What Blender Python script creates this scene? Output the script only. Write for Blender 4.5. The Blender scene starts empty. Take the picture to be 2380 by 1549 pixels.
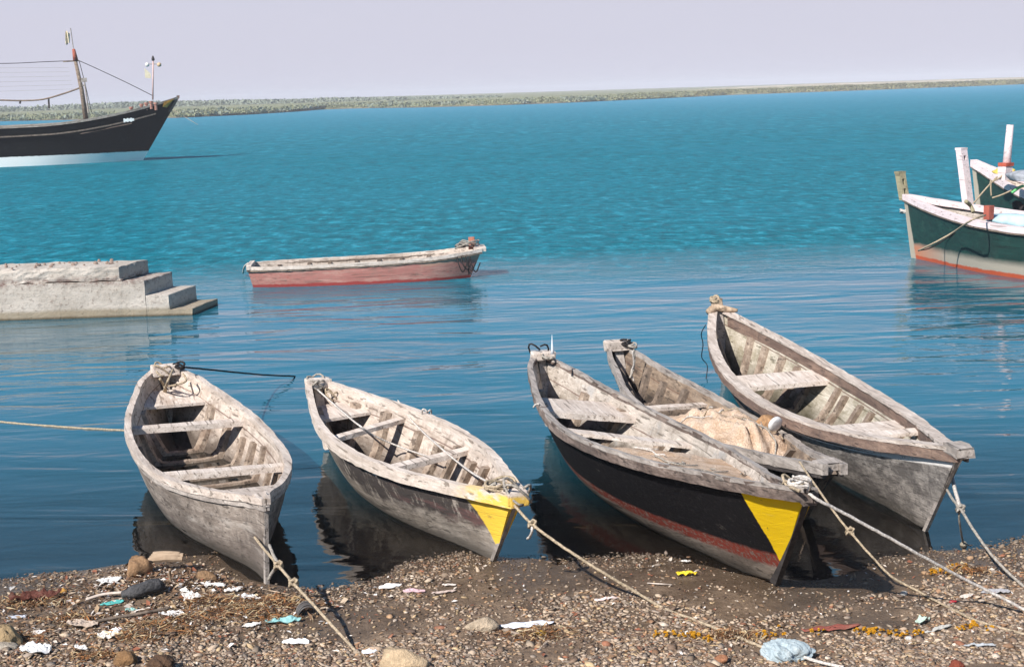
import bpy, math, random
import numpy as np
from mathutils import Vector, Matrix
R = math.radians
random.seed(7); rng = np.random.default_rng(7)
sc = bpy.context.scene
# ------------------------------------------------------------------ camera
CAMZ = 3.6; PITCH = math.atan((774.5-212)/3305.0); ROLL = R(1.72); FPX = 3305.0
f_ = np.array([0, math.cos(PITCH), -math.sin(PITCH)]); u0 = np.array([0, math.sin(PITCH), math.cos(PITCH)]); r0 = np.array([1.0, 0, 0])
r_ = math.cos(ROLL)*r0 - math.sin(ROLL)*u0; u_ = math.sin(ROLL)*r0 + math.cos(ROLL)*u0
cam = bpy.data.objects.new('camera', bpy.data.cameras.new('camera')); sc.collection.objects.link(cam); sc.camera = cam
cam.matrix_world = Matrix(((r_[0], u_[0], -f_[0], 0), (r_[1], u_[1], -f_[1], 0), (r_[2], u_[2], -f_[2], CAMZ), (0, 0, 0, 1)))
cam.data.sensor_width = 36; cam.data.lens = FPX/2380*36; cam.data.clip_end = 6000; cam.data.clip_start = .05
# ------------------------------------------------------------------ light
SUN_AZ = math.atan2(-.63, -.78)      # the sun stands behind the viewer's left shoulder
SUN_EL = R(40)
sv = Vector((math.cos(SUN_EL)*math.sin(SUN_AZ), math.cos(SUN_EL)*math.cos(SUN_AZ), math.sin(SUN_EL)))
sun = bpy.data.objects.new('sun', bpy.data.lights.new('sun', 'SUN')); sc.collection.objects.link(sun)
sun.data.energy = 5.0; sun.data.angle = R(.55); sun.data.color = (1, .955, .9)
sun.rotation_euler = sv.to_track_quat('Z', 'Y').to_euler(); sun['kind'] = 'helper'
w = bpy.data.worlds.new('World'); sc.world = w; w.use_nodes = True
nt = w.node_tree; bg = nt.nodes['Background']; sky = nt.nodes.new('ShaderNodeTexSky'); sky.sky_type = 'NISHITA'
sky.sun_disc = False; sky.sun_elevation = SUN_EL; sky.sun_rotation = SUN_AZ; sky.air_density = 1.0; sky.dust_density = 1.0; sky.ozone_density = 2.5
tint = nt.nodes.new('ShaderNodeMix'); tint.data_type = 'RGBA'; tint.blend_type = 'MULTIPLY'; tint.inputs[0].default_value = 1
tint.inputs[7].default_value = (1.0, .93, 1.02, 1)
nt.links.new(sky.outputs[0], tint.inputs[6])
tcw = nt.nodes.new('ShaderNodeTexCoord'); sxw = nt.nodes.new('ShaderNodeSeparateXYZ'); nt.links.new(tcw.outputs['Generated'], sxw.inputs[0])
def wmap(a, b):
    n = nt.nodes.new('ShaderNodeMapRange'); n.interpolation_type = 'SMOOTHSTEP'; nt.links.new(sxw.outputs[2], n.inputs[0]); n.inputs[1].default_value = a; n.inputs[2].default_value = b; return n.outputs[0]
def wmix(f, a, b):
    n = nt.nodes.new('ShaderNodeMix'); n.data_type = 'RGBA'; nt.links.new(f, n.inputs[0])
    for i, v in ((6, a), (7, b)):
        if isinstance(v, tuple): n.inputs[i].default_value = v
        else: nt.links.new(v, n.inputs[i])
    return n.outputs[2]
dim = nt.nodes.new('ShaderNodeMix'); dim.data_type = 'RGBA'; dim.blend_type = 'MULTIPLY'; dim.inputs[0].default_value = 1; nt.links.new(tint.outputs[2], dim.inputs[6]); dim.inputs[7].default_value = (.50, .56, .70, 1)
blue = wmix(wmap(.33, .52), (2.1, 5.7, 9.2, 1), dim.outputs[2])                 # clear blue above the haze, deeper overhead
low = wmix(wmap(.05, .24), (6.5, 6.45, 7.6, 1), blue)                             # milky haze low over the sea
nt.links.new(low, bg.inputs[0]); bg.inputs[1].default_value = .073
sc.view_settings.view_transform = 'Standard'; sc.view_settings.look = 'None'; sc.view_settings.gamma = 1; sc.view_settings.exposure = 0.46
sc.cycles.max_bounces = 6; sc.cycles.volume_bounces = 0; sc.cycles.transparent_max_bounces = 12; sc.cycles.volume_step_rate = 4
sc.cycles.caustics_reflective = False; sc.cycles.caustics_refractive = False
sc.cycles.use_denoising = True
# ------------------------------------------------------------------ helpers
def ray(px, py): return f_ + r_*((px-1190)/FPX) + u_*((774.5-py)/FPX)
C0 = np.array([0, 0, CAMZ])
def W(px, py, z=0.0):
    d = ray(px, py); return C0 + d*((z-CAMZ)/d[2])
def WD(px, py, y):
    d = ray(px, py); return C0 + d*(y/d[1])
def lerp(a, b, t): return a+(b-a)*t
def interp(x, xs, ys): return float(np.interp(x, xs, ys))
def sstep(a, b, x):
    t = np.clip((x-a)/(b-a), 0, 1); return t*t*(3-2*t)
_P = rng.random((64, 64))
def vnoise(x, y):
    x = np.asarray(x, float); y = np.asarray(y, float)
    xi = np.floor(x).astype(int); yi = np.floor(y).astype(int); fx = x-xi; fy = y-yi
    fx = fx*fx*(3-2*fx); fy = fy*fy*(3-2*fy); g = lambda a, b: _P[a % 64, b % 64]
    return (g(xi, yi)*(1-fx)+g(xi+1, yi)*fx)*(1-fy)+(g(xi, yi+1)*(1-fx)+g(xi+1, yi+1)*fx)*fy
def fbm(x, y, o=4):
    s = 0; a = .5
    for k in range(o):
        s = s+a*(vnoise(x*2**k+17.3*k, y*2**k+5.1*k)-.5); a *= .5
    return s*2
def tag(o, label=None, cat=None, group=None, kind=None):
    if label: o['label'] = label
    if cat: o['category'] = cat
    if group: o['group'] = group
    if kind: o['kind'] = kind
    return o
def mesh(name, V, Fc, mats=None, parent=None, smooth=False, uv=None, mi=None, col=None, loc=None):
    me = bpy.data.meshes.new(name); V = np.asarray(V, float)
    me.from_pydata(V.tolist(), [], [list(map(int, q)) for q in Fc])
    o = bpy.data.objects.new(name, me); sc.collection.objects.link(o)
    if mats is not None:
        for m in (mats if isinstance(mats, (list, tuple)) else [mats]): me.materials.append(m)
    if parent is not None: o.parent = parent
    if loc is not None: o.location = loc
    if mi is not None: me.polygons.foreach_set('material_index', mi)
    if uv is not None:
        l = me.uv_layers.new(name='uv'); idx = np.zeros(len(me.loops), int); me.loops.foreach_get('vertex_index', idx)
        l.data.foreach_set('uv', np.asarray(uv, float)[idx].ravel())
    if col is not None:
        a = me.color_attributes.new('tone', 'FLOAT_COLOR', 'POINT'); c = np.ones((len(V), 4)); c[:, :3] = col; a.data.foreach_set('color', c.ravel())
    if smooth: me.polygons.foreach_set('use_smooth', [True]*len(me.polygons))
    me.update(); return o
def empty(name, loc, rz=0):
    o = bpy.data.objects.new(name, None); sc.collection.objects.link(o); o.location = loc; o.rotation_euler = (0, 0, rz); o.empty_display_size = .1
    return o
class MB:
    def __init__(s): s.v = []; s.f = []
    def add(s, V, Fc):
        n = len(s.v); s.v += [tuple(map(float, p)) for p in V]; s.f += [[i+n for i in q] for q in Fc]; return s
    def box(s, c, size, rot=None, jit=0, taper=1):
        sx, sy, sz = [q/2 for q in size]; V = []
        for z in (-sz, sz):
            k = taper if z > 0 else 1
            for x, y in ((-sx, -sy), (sx, -sy), (sx, sy), (-sx, sy)): V.append(Vector((x*k, y*k, z)))
        if rot is not None: V = [rot @ p for p in V]
        V = [p+Vector(c)+Vector([random.uniform(-jit, jit) for _ in range(3)]) for p in V]
        return s.add(V, [(3, 2, 1, 0), (4, 5, 6, 7), (0, 1, 5, 4), (1, 2, 6, 5), (2, 3, 7, 6), (3, 0, 4, 7)])
    def tube(s, pts, rad, n=6, cap=True):
        P = [Vector(p) for p in pts]; V = []; Fc = []
        for i, p in enumerate(P):
            t = (P[min(i+1, len(P)-1)]-P[max(i-1, 0)]); t = t.normalized() if t.length > 1e-9 else Vector((0, 0, 1))
            a = t.cross(Vector((0, 0, 1))); a = a.normalized() if a.length > .05 else t.cross(Vector((1, 0, 0))).normalized(); b = t.cross(a)
            r = rad[i] if isinstance(rad, (list, tuple, np.ndarray)) else rad
            for k in range(n): V.append(p+(a*math.cos(2*math.pi*k/n)+b*math.sin(2*math.pi*k/n))*r)
        for i in range(len(P)-1):
            for k in range(n): Fc.append((i*n+k, i*n+(k+1) % n, (i+1)*n+(k+1) % n, (i+1)*n+k))
        if cap: Fc += [tuple(range(n))[::-1], tuple(range((len(P)-1)*n, len(P)*n))]
        return s.add(V, Fc)
    def build(s, name, mat, parent=None, smooth=False, loc=None): return mesh(name, s.v, s.f, mat, parent, smooth, loc=loc)
def bez(pts, n=6):
    P = [Vector(p) for p in pts]; out = []
    for i in range(len(P)-1):
        a = P[max(i-1, 0)]; b = P[i]; c = P[i+1]; d = P[min(i+2, len(P)-1)]
        for k in range(n):
            t = k/n; out.append(.5*((2*b)+(c-a)*t+(2*a-5*b+4*c-d)*t*t+(3*b-a-3*c+d)*t**3))
    return out+[P[-1]]
# ------------------------------------------------------------------ materials
class M_:
    def __init__(s, name):
        s.m = bpy.data.materials.new(name); s.m.use_nodes = True; s.t = s.m.node_tree; s.n = s.t.nodes; s.l = s.t.links
        s.b = s.n['Principled BSDF']; s.tc = s.n.new('ShaderNodeTexCoord'); s.geo = s.n.new('ShaderNodeNewGeometry')
    def val(s, sock, v):
        if hasattr(v, 'is_linked') or isinstance(v, bpy.types.NodeSocket): s.l.new(v, sock)
        else:
            sock.default_value = (tuple(v)+(1,))[:4] if (hasattr(v, '__len__') and sock.type == 'RGBA') else v
    def math(s, op, a, b=0.0, c=None, clamp=False):
        n = s.n.new('ShaderNodeMath'); n.operation = op; n.use_clamp = clamp; s.val(n.inputs[0], a); s.val(n.inputs[1], b)
        if c is not None: s.val(n.inputs[2], c)
        return n.outputs[0]
    def mapr(s, x, a, b, c=0.0, d=1.0, smooth=False):
        n = s.n.new('ShaderNodeMapRange'); n.clamp = True
        if smooth: n.interpolation_type = 'SMOOTHSTEP'
        for i, v in enumerate((x, a, b, c, d)): s.val(n.inputs[i], v)
        return n.outputs[0]
    def mix(s, fac, a, b, mode='MIX'):
        n = s.n.new('ShaderNodeMix'); n.data_type = 'RGBA'; n.blend_type = mode; s.val(n.inputs[0], fac); s.val(n.inputs[6], a); s.val(n.inputs[7], b)
        return n.outputs[2]
    def co(s, scale=(1, 1, 1), src='Object'):
        n = s.n.new('ShaderNodeVectorMath'); n.operation = 'MULTIPLY'; s.l.new(s.tc.outputs[src], n.inputs[0]); n.inputs[1].default_value = scale
        return n.outputs[0]
    def noise(s, scale=(1, 1, 1), detail=4, rough=.6, src='Object', w=None, dist=0.0, out=0):
        n = s.n.new('ShaderNodeTexNoise'); n.inputs['Detail'].default_value = detail; n.inputs['Roughness'].default_value = rough
        n.inputs['Distortion'].default_value = dist
        n.inputs['Scale'].default_value = 1; s.l.new(s.co(scale, src) if isinstance(scale, tuple) else scale, n.inputs['Vector'])
        return n.outputs[out]
    def vor(s, scale, feat='F1', out='Distance', rnd=1.0):
        n = s.n.new('ShaderNodeTexVoronoi'); n.feature = feat; n.inputs['Scale'].default_value = 1; n.inputs['Randomness'].default_value = rnd; s.l.new(s.co(scale), n.inputs['Vector'])
        return n.outputs[out]
    def uv(s):
        n = s.n.new('ShaderNodeSeparateXYZ'); s.l.new(s.tc.outputs['UV'], n.inputs[0]); return n.outputs[0], n.outputs[1]
    def xyz(s, world=True):
        n = s.n.new('ShaderNodeSeparateXYZ'); s.l.new(s.geo.outputs['Position'] if world else s.tc.outputs['Object'], n.inputs[0]); return n.outputs
    def bump(s, h, strength=.5, dist=.01, prev=None):
        n = s.n.new('ShaderNodeBump'); s.val(n.inputs['Strength'], strength); n.inputs['Distance'].default_value = dist; s.l.new(h, n.inputs['Height'])
        if prev is not None: s.l.new(prev, n.inputs['Normal'])
        return n.outputs[0]
    def done(s, color, rough=.8, normal=None, spec=.3):
        s.val(s.b.inputs['Base Color'], color); s.val(s.b.inputs['Roughness'], rough); s.b.inputs['Specular IOR Level'].default_value = spec
        if normal is not None: s.l.new(normal, s.b.inputs['Normal'])
        return s.m
def wood_base(m, light, dark, grime, gx=1.2, gy=14, stain=.45, sgx=.9, sgy=2.0, drip=.4, grimeamt=.6):
    """weathered timber: grain along x, blotches, drips, cracks; returns colour, bump height"""
    g1 = m.noise((gx, gy, gy), 5, .65); g2 = m.noise((gx*4, gy*5, gy*5), 3, .6)
    big = m.noise((sgx, sgy, sgy), 5, .7, dist=.4); blot = m.noise((9.3, 9.1, 8.7), 5, .75)
    dr = m.noise((16, 16, 1.6), 4, .6)
    c = m.mix(m.mapr(g1, .38, .66), dark, light)
    c = m.mix(m.mapr(g2, .35, .62, .45, 0), c, m.mix(.5, dark, grime))
    c = m.mix(m.math('MULTIPLY', m.mapr(big, .5, .68, 0, 1, True), stain), c, grime)
    c = m.mix(m.math('MULTIPLY', m.mapr(blot, .56, .70, 0, 1), grimeamt), c, grime)
    c = m.mix(m.math('MULTIPLY', m.mapr(dr, .55, .72), drip), c, grime); c = m.mix(m.mapr(m.noise((gx*1.4, gy*2.2, gy*2.2), 2, .5), .60, .66, 0, .65), c, tuple(q*.5 for q in grime)); c = m.mix(m.mapr(m.noise((2.7, 2.9, 3.1), 6, .8), .55, .66, 0, .45), c, tuple(q*1.6 for q in grime))
    h = m.math('ADD', m.math('MULTIPLY', g1, .6), m.math('ADD', m.math('MULTIPLY', g2, .5), m.math('MULTIPLY', blot, .5)))
    return c, h
def wood(name, light, dark, grime, rough=.85, bump=.6, **k):
    m = M_(name); c, h = wood_base(m, light, dark, grime, **k); return m.done(c, rough, m.bump(h, bump, .012))
def lin(*c): return tuple(((x/255)/12.92 if x/255 <= .04045 else ((x/255+.055)/1.055)**2.4) for x in c)
def half(m, u, v, a, b, c, amp=.1, sharp=30, nz=None):
    """mask of a*u + b*v + c > 0, edge broken by noise"""
    e = m.math('ADD', m.math('MULTIPLY', u, a), m.math('ADD', m.math('MULTIPLY', v, b), c))
    if nz is not None: e = m.math('ADD', e, m.math('MULTIPLY', m.math('SUBTRACT', nz, .5), amp))
    return m.math('MULTIPLY', e, sharp, clamp=True)
def AND(m, *a):
    r = a[0]
    for q in a[1:]: r = m.math('MULTIPLY', r, q)
    return r
WOODS = {}
W_cream = wood('cream_weathered_wood', (.72, .63, .555), (.48, .40, .34), (.17, .13, .10), stain=.3, drip=.15, grimeamt=.4)
W_pale = wood('pale_bleached_wood', (.80, .715, .64), (.58, .49, .42), (.20, .14, .10), stain=.25, drip=.1, grimeamt=.4)
W_grey = wood('grey_weathered_wood', (.54, .48, .43), (.31, .27, .24), (.10, .085, .075), stain=.4, drip=.3)
W_greyin = wood('grey_inner_planks', (.52, .46, .40), (.30, .25, .21), (.12, .095, .07), stain=.5, sgx=1.6, sgy=2.6, drip=.5)
W_brownin = wood('brown_inner_planks', (.36, .28, .21), (.17, .12, .085), (.055, .042, .035), stain=.6, sgx=1.6, sgy=2.6, drip=.6)
W_rib = wood('rib_timber', (.47, .38, .30), (.24, .175, .13), (.09, .065, .05), gx=6, gy=10, stain=.4)
W_ribdark = wood('dark_rib_timber', (.30, .23, .175), (.14, .105, .08), (.05, .04, .035), gx=6, gy=10, stain=.4)
W_brownrail = wood('brown_rail_timber', (.30, .205, .155), (.17, .11, .085), (.075, .055, .05), stain=.5)
W_darkrail = wood('dark_rail_timber', (.32, .25, .21), (.12, .085, .07), (.04, .032, .03), stain=.6, grimeamt=.8)
W_tan = wood('tan_log', (.55, .42, .30), (.34, .24, .16), (.12, .08, .05), gx=3, gy=8)
W_black = wood('tarred_timber', (.06, .05, .048), (.02, .018, .018), (.12, .1, .09), stain=.2)
def hullmat(name, kind):
    m = M_(name); u, v = m.uv(); n1 = m.noise((3.1, 3.3, 5.2), 6, .72); n2 = m.noise((1.2, 1.4, 7.5), 5, .68); fine = m.noise((30, 30, 30), 4, .7)
    vert = m.noise((11, 11, 1.2), 5, .7)
    rough = .8
    def lay(c, mask, col): return m.mix(mask, c, col)
    if kind == 'grey':
        c, h = wood_base(m, (.46, .395, .34), (.26, .215, .18), (.075, .06, .05), stain=.6, sgx=1.3, sgy=1.6, drip=.5)
        c = lay(c, AND(m, half(m, u, v, 0, -1, .55, .5, 5, n1), .65), (.13, .105, .09)); c = lay(c, AND(m, m.mapr(vert, .52, .64), m.mapr(n1, .42, .56), .6), (.09, .072, .062))
        c = lay(c, AND(m, m.mapr(n2, .55, .7), .5), (.55, .5, .45))
    elif kind == 'cream_dark':
        c, h = wood_base(m, (.58, .51, .44), (.34, .29, .24), (.10, .085, .07), stain=.5, drip=.5)
        dk = AND(m, half(m, u, v, 0, 1, -.42, .55, 7, n1), half(m, u, v, 1, 0, -1.3, 1.2, 1.0, n2), m.mapr(vert, .33, .46))
        c = lay(c, AND(m, dk, .93), (.045, .036, .034))
        c = lay(c, AND(m, dk, m.mapr(n2, .5, .62), half(m, u, v, 1, 0, -3.2, .5, 2), .7), (.19, .09, .085))
        ye = half(m, u, v, 1, .82, -5.07, .10, 50, n1)
        c = lay(c, AND(m, ye, m.mapr(m.math('ADD', m.math('MULTIPLY', v, .35), n1), .47, .60)), (.85, .56, .06))
        c = lay(c, AND(m, half(m, u, v, 0, -1, .3, .15, 10, n1), .6), (.33, .29, .25))
    elif kind == 'black_red':
        c, h = wood_base(m, (.44, .375, .31), (.26, .21, .17), (.07, .055, .048), stain=.5, drip=.2)
        red = AND(m, half(m, u, v, .03, 1, -.37, .05, 30, n1), m.mapr(m.math('ADD', m.noise((.7, 1.6, 1.6), 4, .7), m.math('MULTIPLY', u, .012)), .47, .55))
        c = lay(c, AND(m, red, m.mapr(fine, .38, .5)), (.24, .045, .03))
        blk = half(m, u, v, .02, 1, -.435, .07, 35, n1)
        c = lay(c, blk, m.mix(m.mapr(fine, .55, .75), (.011, .010, .011), (.035, .032, .032)))
        c = lay(c, AND(m, blk, m.mapr(m.noise((5, 5, 14), 5, .75), .64, .72), .5), (.17, .15, .13))
        ye = half(m, u, v, 1, .97, -6.79, .05, 80, n1)
        c = lay(c, AND(m, ye, half(m, u, v, 0, 1, -.26, .02, 60, n1), m.mapr(m.noise((7, 7, 10), 6, .8), .33, .37)), m.mix(m.mapr(n2, .55, .8), (.95, .62, .012), (.85, .64, .16)))
    elif kind == 'dark':
        c, h = wood_base(m, (.15, .135, .125), (.055, .05, .047), (.025, .022, .022), stain=.5, drip=.4)
        c = lay(c, AND(m, m.mapr(n1, .58, .7), .6), (.27, .25, .22))
    elif kind == 'greywhite':
        c, h = wood_base(m, (.48, .43, .385), (.25, .225, .20), (.07, .062, .058), stain=.7, sgx=1.6, sgy=2.2, drip=.4, grimeamt=.85)
        c = lay(c, AND(m, m.mapr(m.noise((5, 5, 7), 6, .8), .46, .58), .72), (.085, .075, .07))
        c = lay(c, AND(m, half(m, u, v, .0, 1, -.775, .03, 70, n1), m.mapr(fine, .32, .42)), (.78, .74, .70))
    elif kind == 'pink':
        c, h = wood_base(m, (.52, .215, .18), (.42, .16, .135), (.30, .19, .15), stain=.3, drip=.3)
        c = lay(c, AND(m, m.mapr(n2, .5, .62), .6), (.55, .33, .27))
        c = lay(c, AND(m, m.mapr(n1, .6, .7), .7), (.42, .1, .07))
        c = lay(c, AND(m, half(m, u, v, 1, 0, -3.3, .6, 4, n1), half(m, u, v, 0, 1, -.80, .1, 16, n1)), (.50, .30, .22))
    elif kind == 'green':
        c, h = wood_base(m, (.014, .060, .048), (.007, .034, .029), (.02, .034, .03), stain=.4, drip=.3)
        c = lay(c, AND(m, m.mapr(n1, .55, .7), .4), (.05, .12, .085))
        rough = .55
    elif kind == 'dhow':
        c, h = wood_base(m, (.005, .006, .007), (.002, .003, .003), (.010, .010, .010), stain=.3, drip=.2)
        c = lay(c, AND(m, half(m, u, v, 0, -1, .60, .12, 8, n1), m.mapr(u, 16, 11), m.mapr(m.noise((.8, 2, 6), 5, .7), .4, .6)), (.09, .065, .06))
        rough = .5
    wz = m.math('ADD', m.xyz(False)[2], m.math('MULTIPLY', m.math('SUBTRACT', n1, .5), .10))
    if kind == 'dhow': c = lay(c, m.mapr(wz, .60, .57), (.92, .90, .86))
    if kind == 'green':
        c = lay(c, m.mapr(wz, .34, .20), (.40, .35, .28)); c = lay(c, AND(m, m.mapr(wz, .34, .24), m.mapr(u, 1.6, .3)), (.5, .2, .11)); c = lay(c, m.mapr(wz, .085, .065), (.46, .085, .035))
        c = lay(c, half(m, u, v, -1, -.1, .27, .08, 25, n1), (.42, .36, .28))
    if kind == 'pink': c = lay(c, m.mapr(wz, .07, .045), (.33, .05, .045))
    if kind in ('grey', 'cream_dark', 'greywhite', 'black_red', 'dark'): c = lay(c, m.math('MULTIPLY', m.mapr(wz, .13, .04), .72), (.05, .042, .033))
    seam = m.math('ABSOLUTE', m.math('SUBTRACT', m.math('FRACT', m.math('ADD', m.math('MULTIPLY', v, 3.6), m.math('MULTIPLY', n2, .02))), .5))
    if kind in ('grey', 'cream_dark', 'greywhite', 'dark', 'pink'):
        c = m.mix(m.mapr(seam, 0, .014, .75, 0), c, (.05, .04, .035))
    bm = m.bump(h, .55, .012)
    return m.done(c, .9 if kind == 'dhow' else rough, bm, .08 if kind in ('dhow', 'black_red') else .3)
def innermat(name, light, dark, grime, seamv=.62, blu=None):
    m = M_(name); u, v = m.uv(); c, h = wood_base(m, light, dark, grime, stain=.5, sgx=1.4, sgy=2.4, drip=.45)
    n2 = m.noise((1.5, 1.5, 5), 4, .6)
    s = m.math('ABSOLUTE', m.math('SUBTRACT', m.math('ADD', v, m.math('MULTIPLY', n2, .015)), seamv))
    c = m.mix(m.mapr(s, .004, .012, .75, 0), c, (.10, .045, .03))
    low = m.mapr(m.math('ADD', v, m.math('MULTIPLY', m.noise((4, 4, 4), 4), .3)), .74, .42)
    c = m.mix(m.math('MULTIPLY', low, .9), c, tuple(x*.30 for x in grime))  # wet bottom, darkened further to paint in the shade inside the hull
    if blu: c = m.mix(m.mapr(m.noise((2.3, 2, 3.3), 5), .56, .66, 0, .5), c, blu)
    return m.done(c, .85, m.bump(h, .5, .01))
def plain(name, col, rough=.6, var=.25, scale=8, bump=.3, dist=.01, spec=.4):
    m = M_(name); n = m.noise((scale,)*3, 5, .65); d = tuple(x*(1-var) for x in col); l = tuple(min(1, x*(1+var*.4)) for x in col)
    return m.done(m.mix(m.mapr(n, .35, .65), d, l), rough, m.bump(m.noise((scale*3,)*3, 4), bump, dist), spec)
def ropemat(name, col):
    m = M_(name); n = m.noise((60, 60, 60), 3); wv = m.noise((150, 150, 40), 2)
    return m.done(m.mix(m.mapr(n, .4, .62), tuple(x*.55 for x in col), col), .95, m.bump(wv, .9, .006), .1)
Rope_tan = ropemat('tan_rope', (.50, .40, .28)); Rope_white = ropemat('white_rope', (.70, .64, .58)); Rope_dark = ropemat('dark_rope', (.04, .035, .035)); Rope_grey = ropemat('grey_rope', (.42, .38, .33))
Net_peach = None
def netmat():
    m = M_('peach_fishing_net'); n = m.noise((6, 6, 6), 6, .7); f = m.noise((45, 45, 45), 4, .75); b = m.noise((2.2, 2.2, 2.2), 4, .6)
    vw = m.vor((38, 38, 38), 'DISTANCE_TO_EDGE')
    c = m.mix(m.mapr(n, .38, .62), (.55, .39, .27), (.74, .58, .45)); c = m.mix(m.mapr(f, .5, .68, 0, .55), c, (.36, .2, .10))
    c = m.mix(m.mapr(b, .55, .7, 0, .5), c, (.50, .29, .15))
    h = m.math('ADD', m.math('MULTIPLY', f, .7), m.math('ADD', n, m.mapr(vw, 0, .08, 0, .25)))
    return m.done(c, .95, m.bump(h, .9, .02), .1)
Net_peach = netmat()
# ------------------------------------------------------------------ ground & water levels
SX = [-9, -4.5, -3.4, -2.9, -2.45, -2.05, -1.6, -1.05, -.85, -.5, -.1, .25, .6, 1.2, 1.8, 2.2, 2.55, 2.75, 3.2, 3.8, 4.4, 9]
SY = [10.5, 10.52, 10.58, 10.9, 10.95, 10.2, 10.1, 10.25, 10.7, 10.85, 10.65, 10.6, 10.65, 10.6, 10.0, 9.95, 10.1, 10.4, 10.55, 10.7, 10.85, 11.0]
def ground_h(x, y):
    x = np.asarray(x, float); y = np.asarray(y, float)
    ys = np.interp(x, SX, SY); d = ys-y
    z = np.where(d > 0, np.minimum(d, 3.2)*.045, np.maximum(d*.075, -1.6))
    z = np.where(d < -3, -.18+(d+3)*.10, z); z = np.maximum(z, -2.2)
    z = z+np.clip(8.2-y, 0, 8)*.24
    near = sstep(.05, 1.1, d)*sstep(-9, -6, -np.abs(x))*(y > 5)
    z = z+near*(.05*fbm(x*1.1, y*1.1, 4)+.018*fbm(x*6, y*6, 3))
    z = z+.010*fbm(x*3+9, y*3, 4)*sstep(-2.5, .1, d)*(np.abs(x) < 9)
    # rubbish bank heaped on the left
    z = z+.07*np.exp(-((x+2.85)/.55)**2-((y-10.35)/.35)**2)+.09*np.exp(-((x+3.9)/.8)**2-((y-9.0)/.5)**2)+.04*np.exp(-((x+2.4)/.6)**2-((y-9.9)/.3)**2)
    return z
def G(px, py, lift=0.0):
    z = .08
    for _ in range(12):
        p = W(px, py, z+lift); z = .5*z+.5*float(ground_h(p[0], p[1]))
    p = W(px, py, z+lift); return np.array([p[0], p[1], z+lift])
xs = np.unique(np.concatenate([np.linspace(-1600, -60, 24), np.linspace(-60, -9, 18), np.linspace(-9, -6, 12), np.linspace(-6, 6, 300), np.linspace(6, 9, 12), np.linspace(9, 60, 18), np.linspace(60, 1600, 24)]))
ysg = np.unique(np.concatenate([np.linspace(-60, 0, 12), np.linspace(0, 7.2, 30), np.linspace(7.2, 12, 130), np.linspace(12, 18, 40), np.linspace(18, 60, 20), np.linspace(60, 3000, 30)]))
def gridmesh(name, xs, ys, hf, mat):
    X, Y = np.meshgrid(xs, ys); Z = hf(X, Y); V = np.stack([X.ravel(), Y.ravel(), Z.ravel()], 1); nx = len(xs); ny = len(ys)
    i = np.arange(nx-1)[None, :]+np.arange(ny-1)[:, None]*nx; Fc = np.stack([i, i+1, i+1+nx, i+nx], -1).reshape(-1, 4)
    return mesh(name, V, Fc, mat, smooth=True)
def groundmat():
    m = M_('wet_shingle_mud'); x, y, z = m.xyz()
    n = m.noise((2.2, 2.2, 2.2), 6, .7); f = m.noise((28, 28, 28), 5, .75); ff = m.noise((90, 90, 90), 3, .7)
    c = m.mix(m.mapr(n, .38, .62), (.175, .118, .078), (.29, .205, .138)); c = m.mix(m.mapr(f, .45, .68, 0, .7), c, (.06, .040, .028)); c = m.mix(m.mapr(ff, .58, .72, 0, .45), c, (.34, .26, .19))
    wet = m.mapr(m.math('ADD', z, m.math('MULTIPLY', m.math('SUBTRACT', n, .5), .10)), .075, .012)
    c = m.mix(wet, c, m.mix(.62, c, (.05, .035, .022)))
    deep = m.mapr(z, -.02, -.5); c = m.mix(deep, c, (.055, .045, .022))
    rough = m.mapr(wet, 0, 1, .9, .26)
    h = m.math('ADD', f, m.math('MULTIPLY', ff, .4))
    return m.done(c, rough, m.bump(h, .8, .02), .35)
tag(gridmesh('ground', xs, ysg, ground_h, groundmat()), kind='structure')
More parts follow.
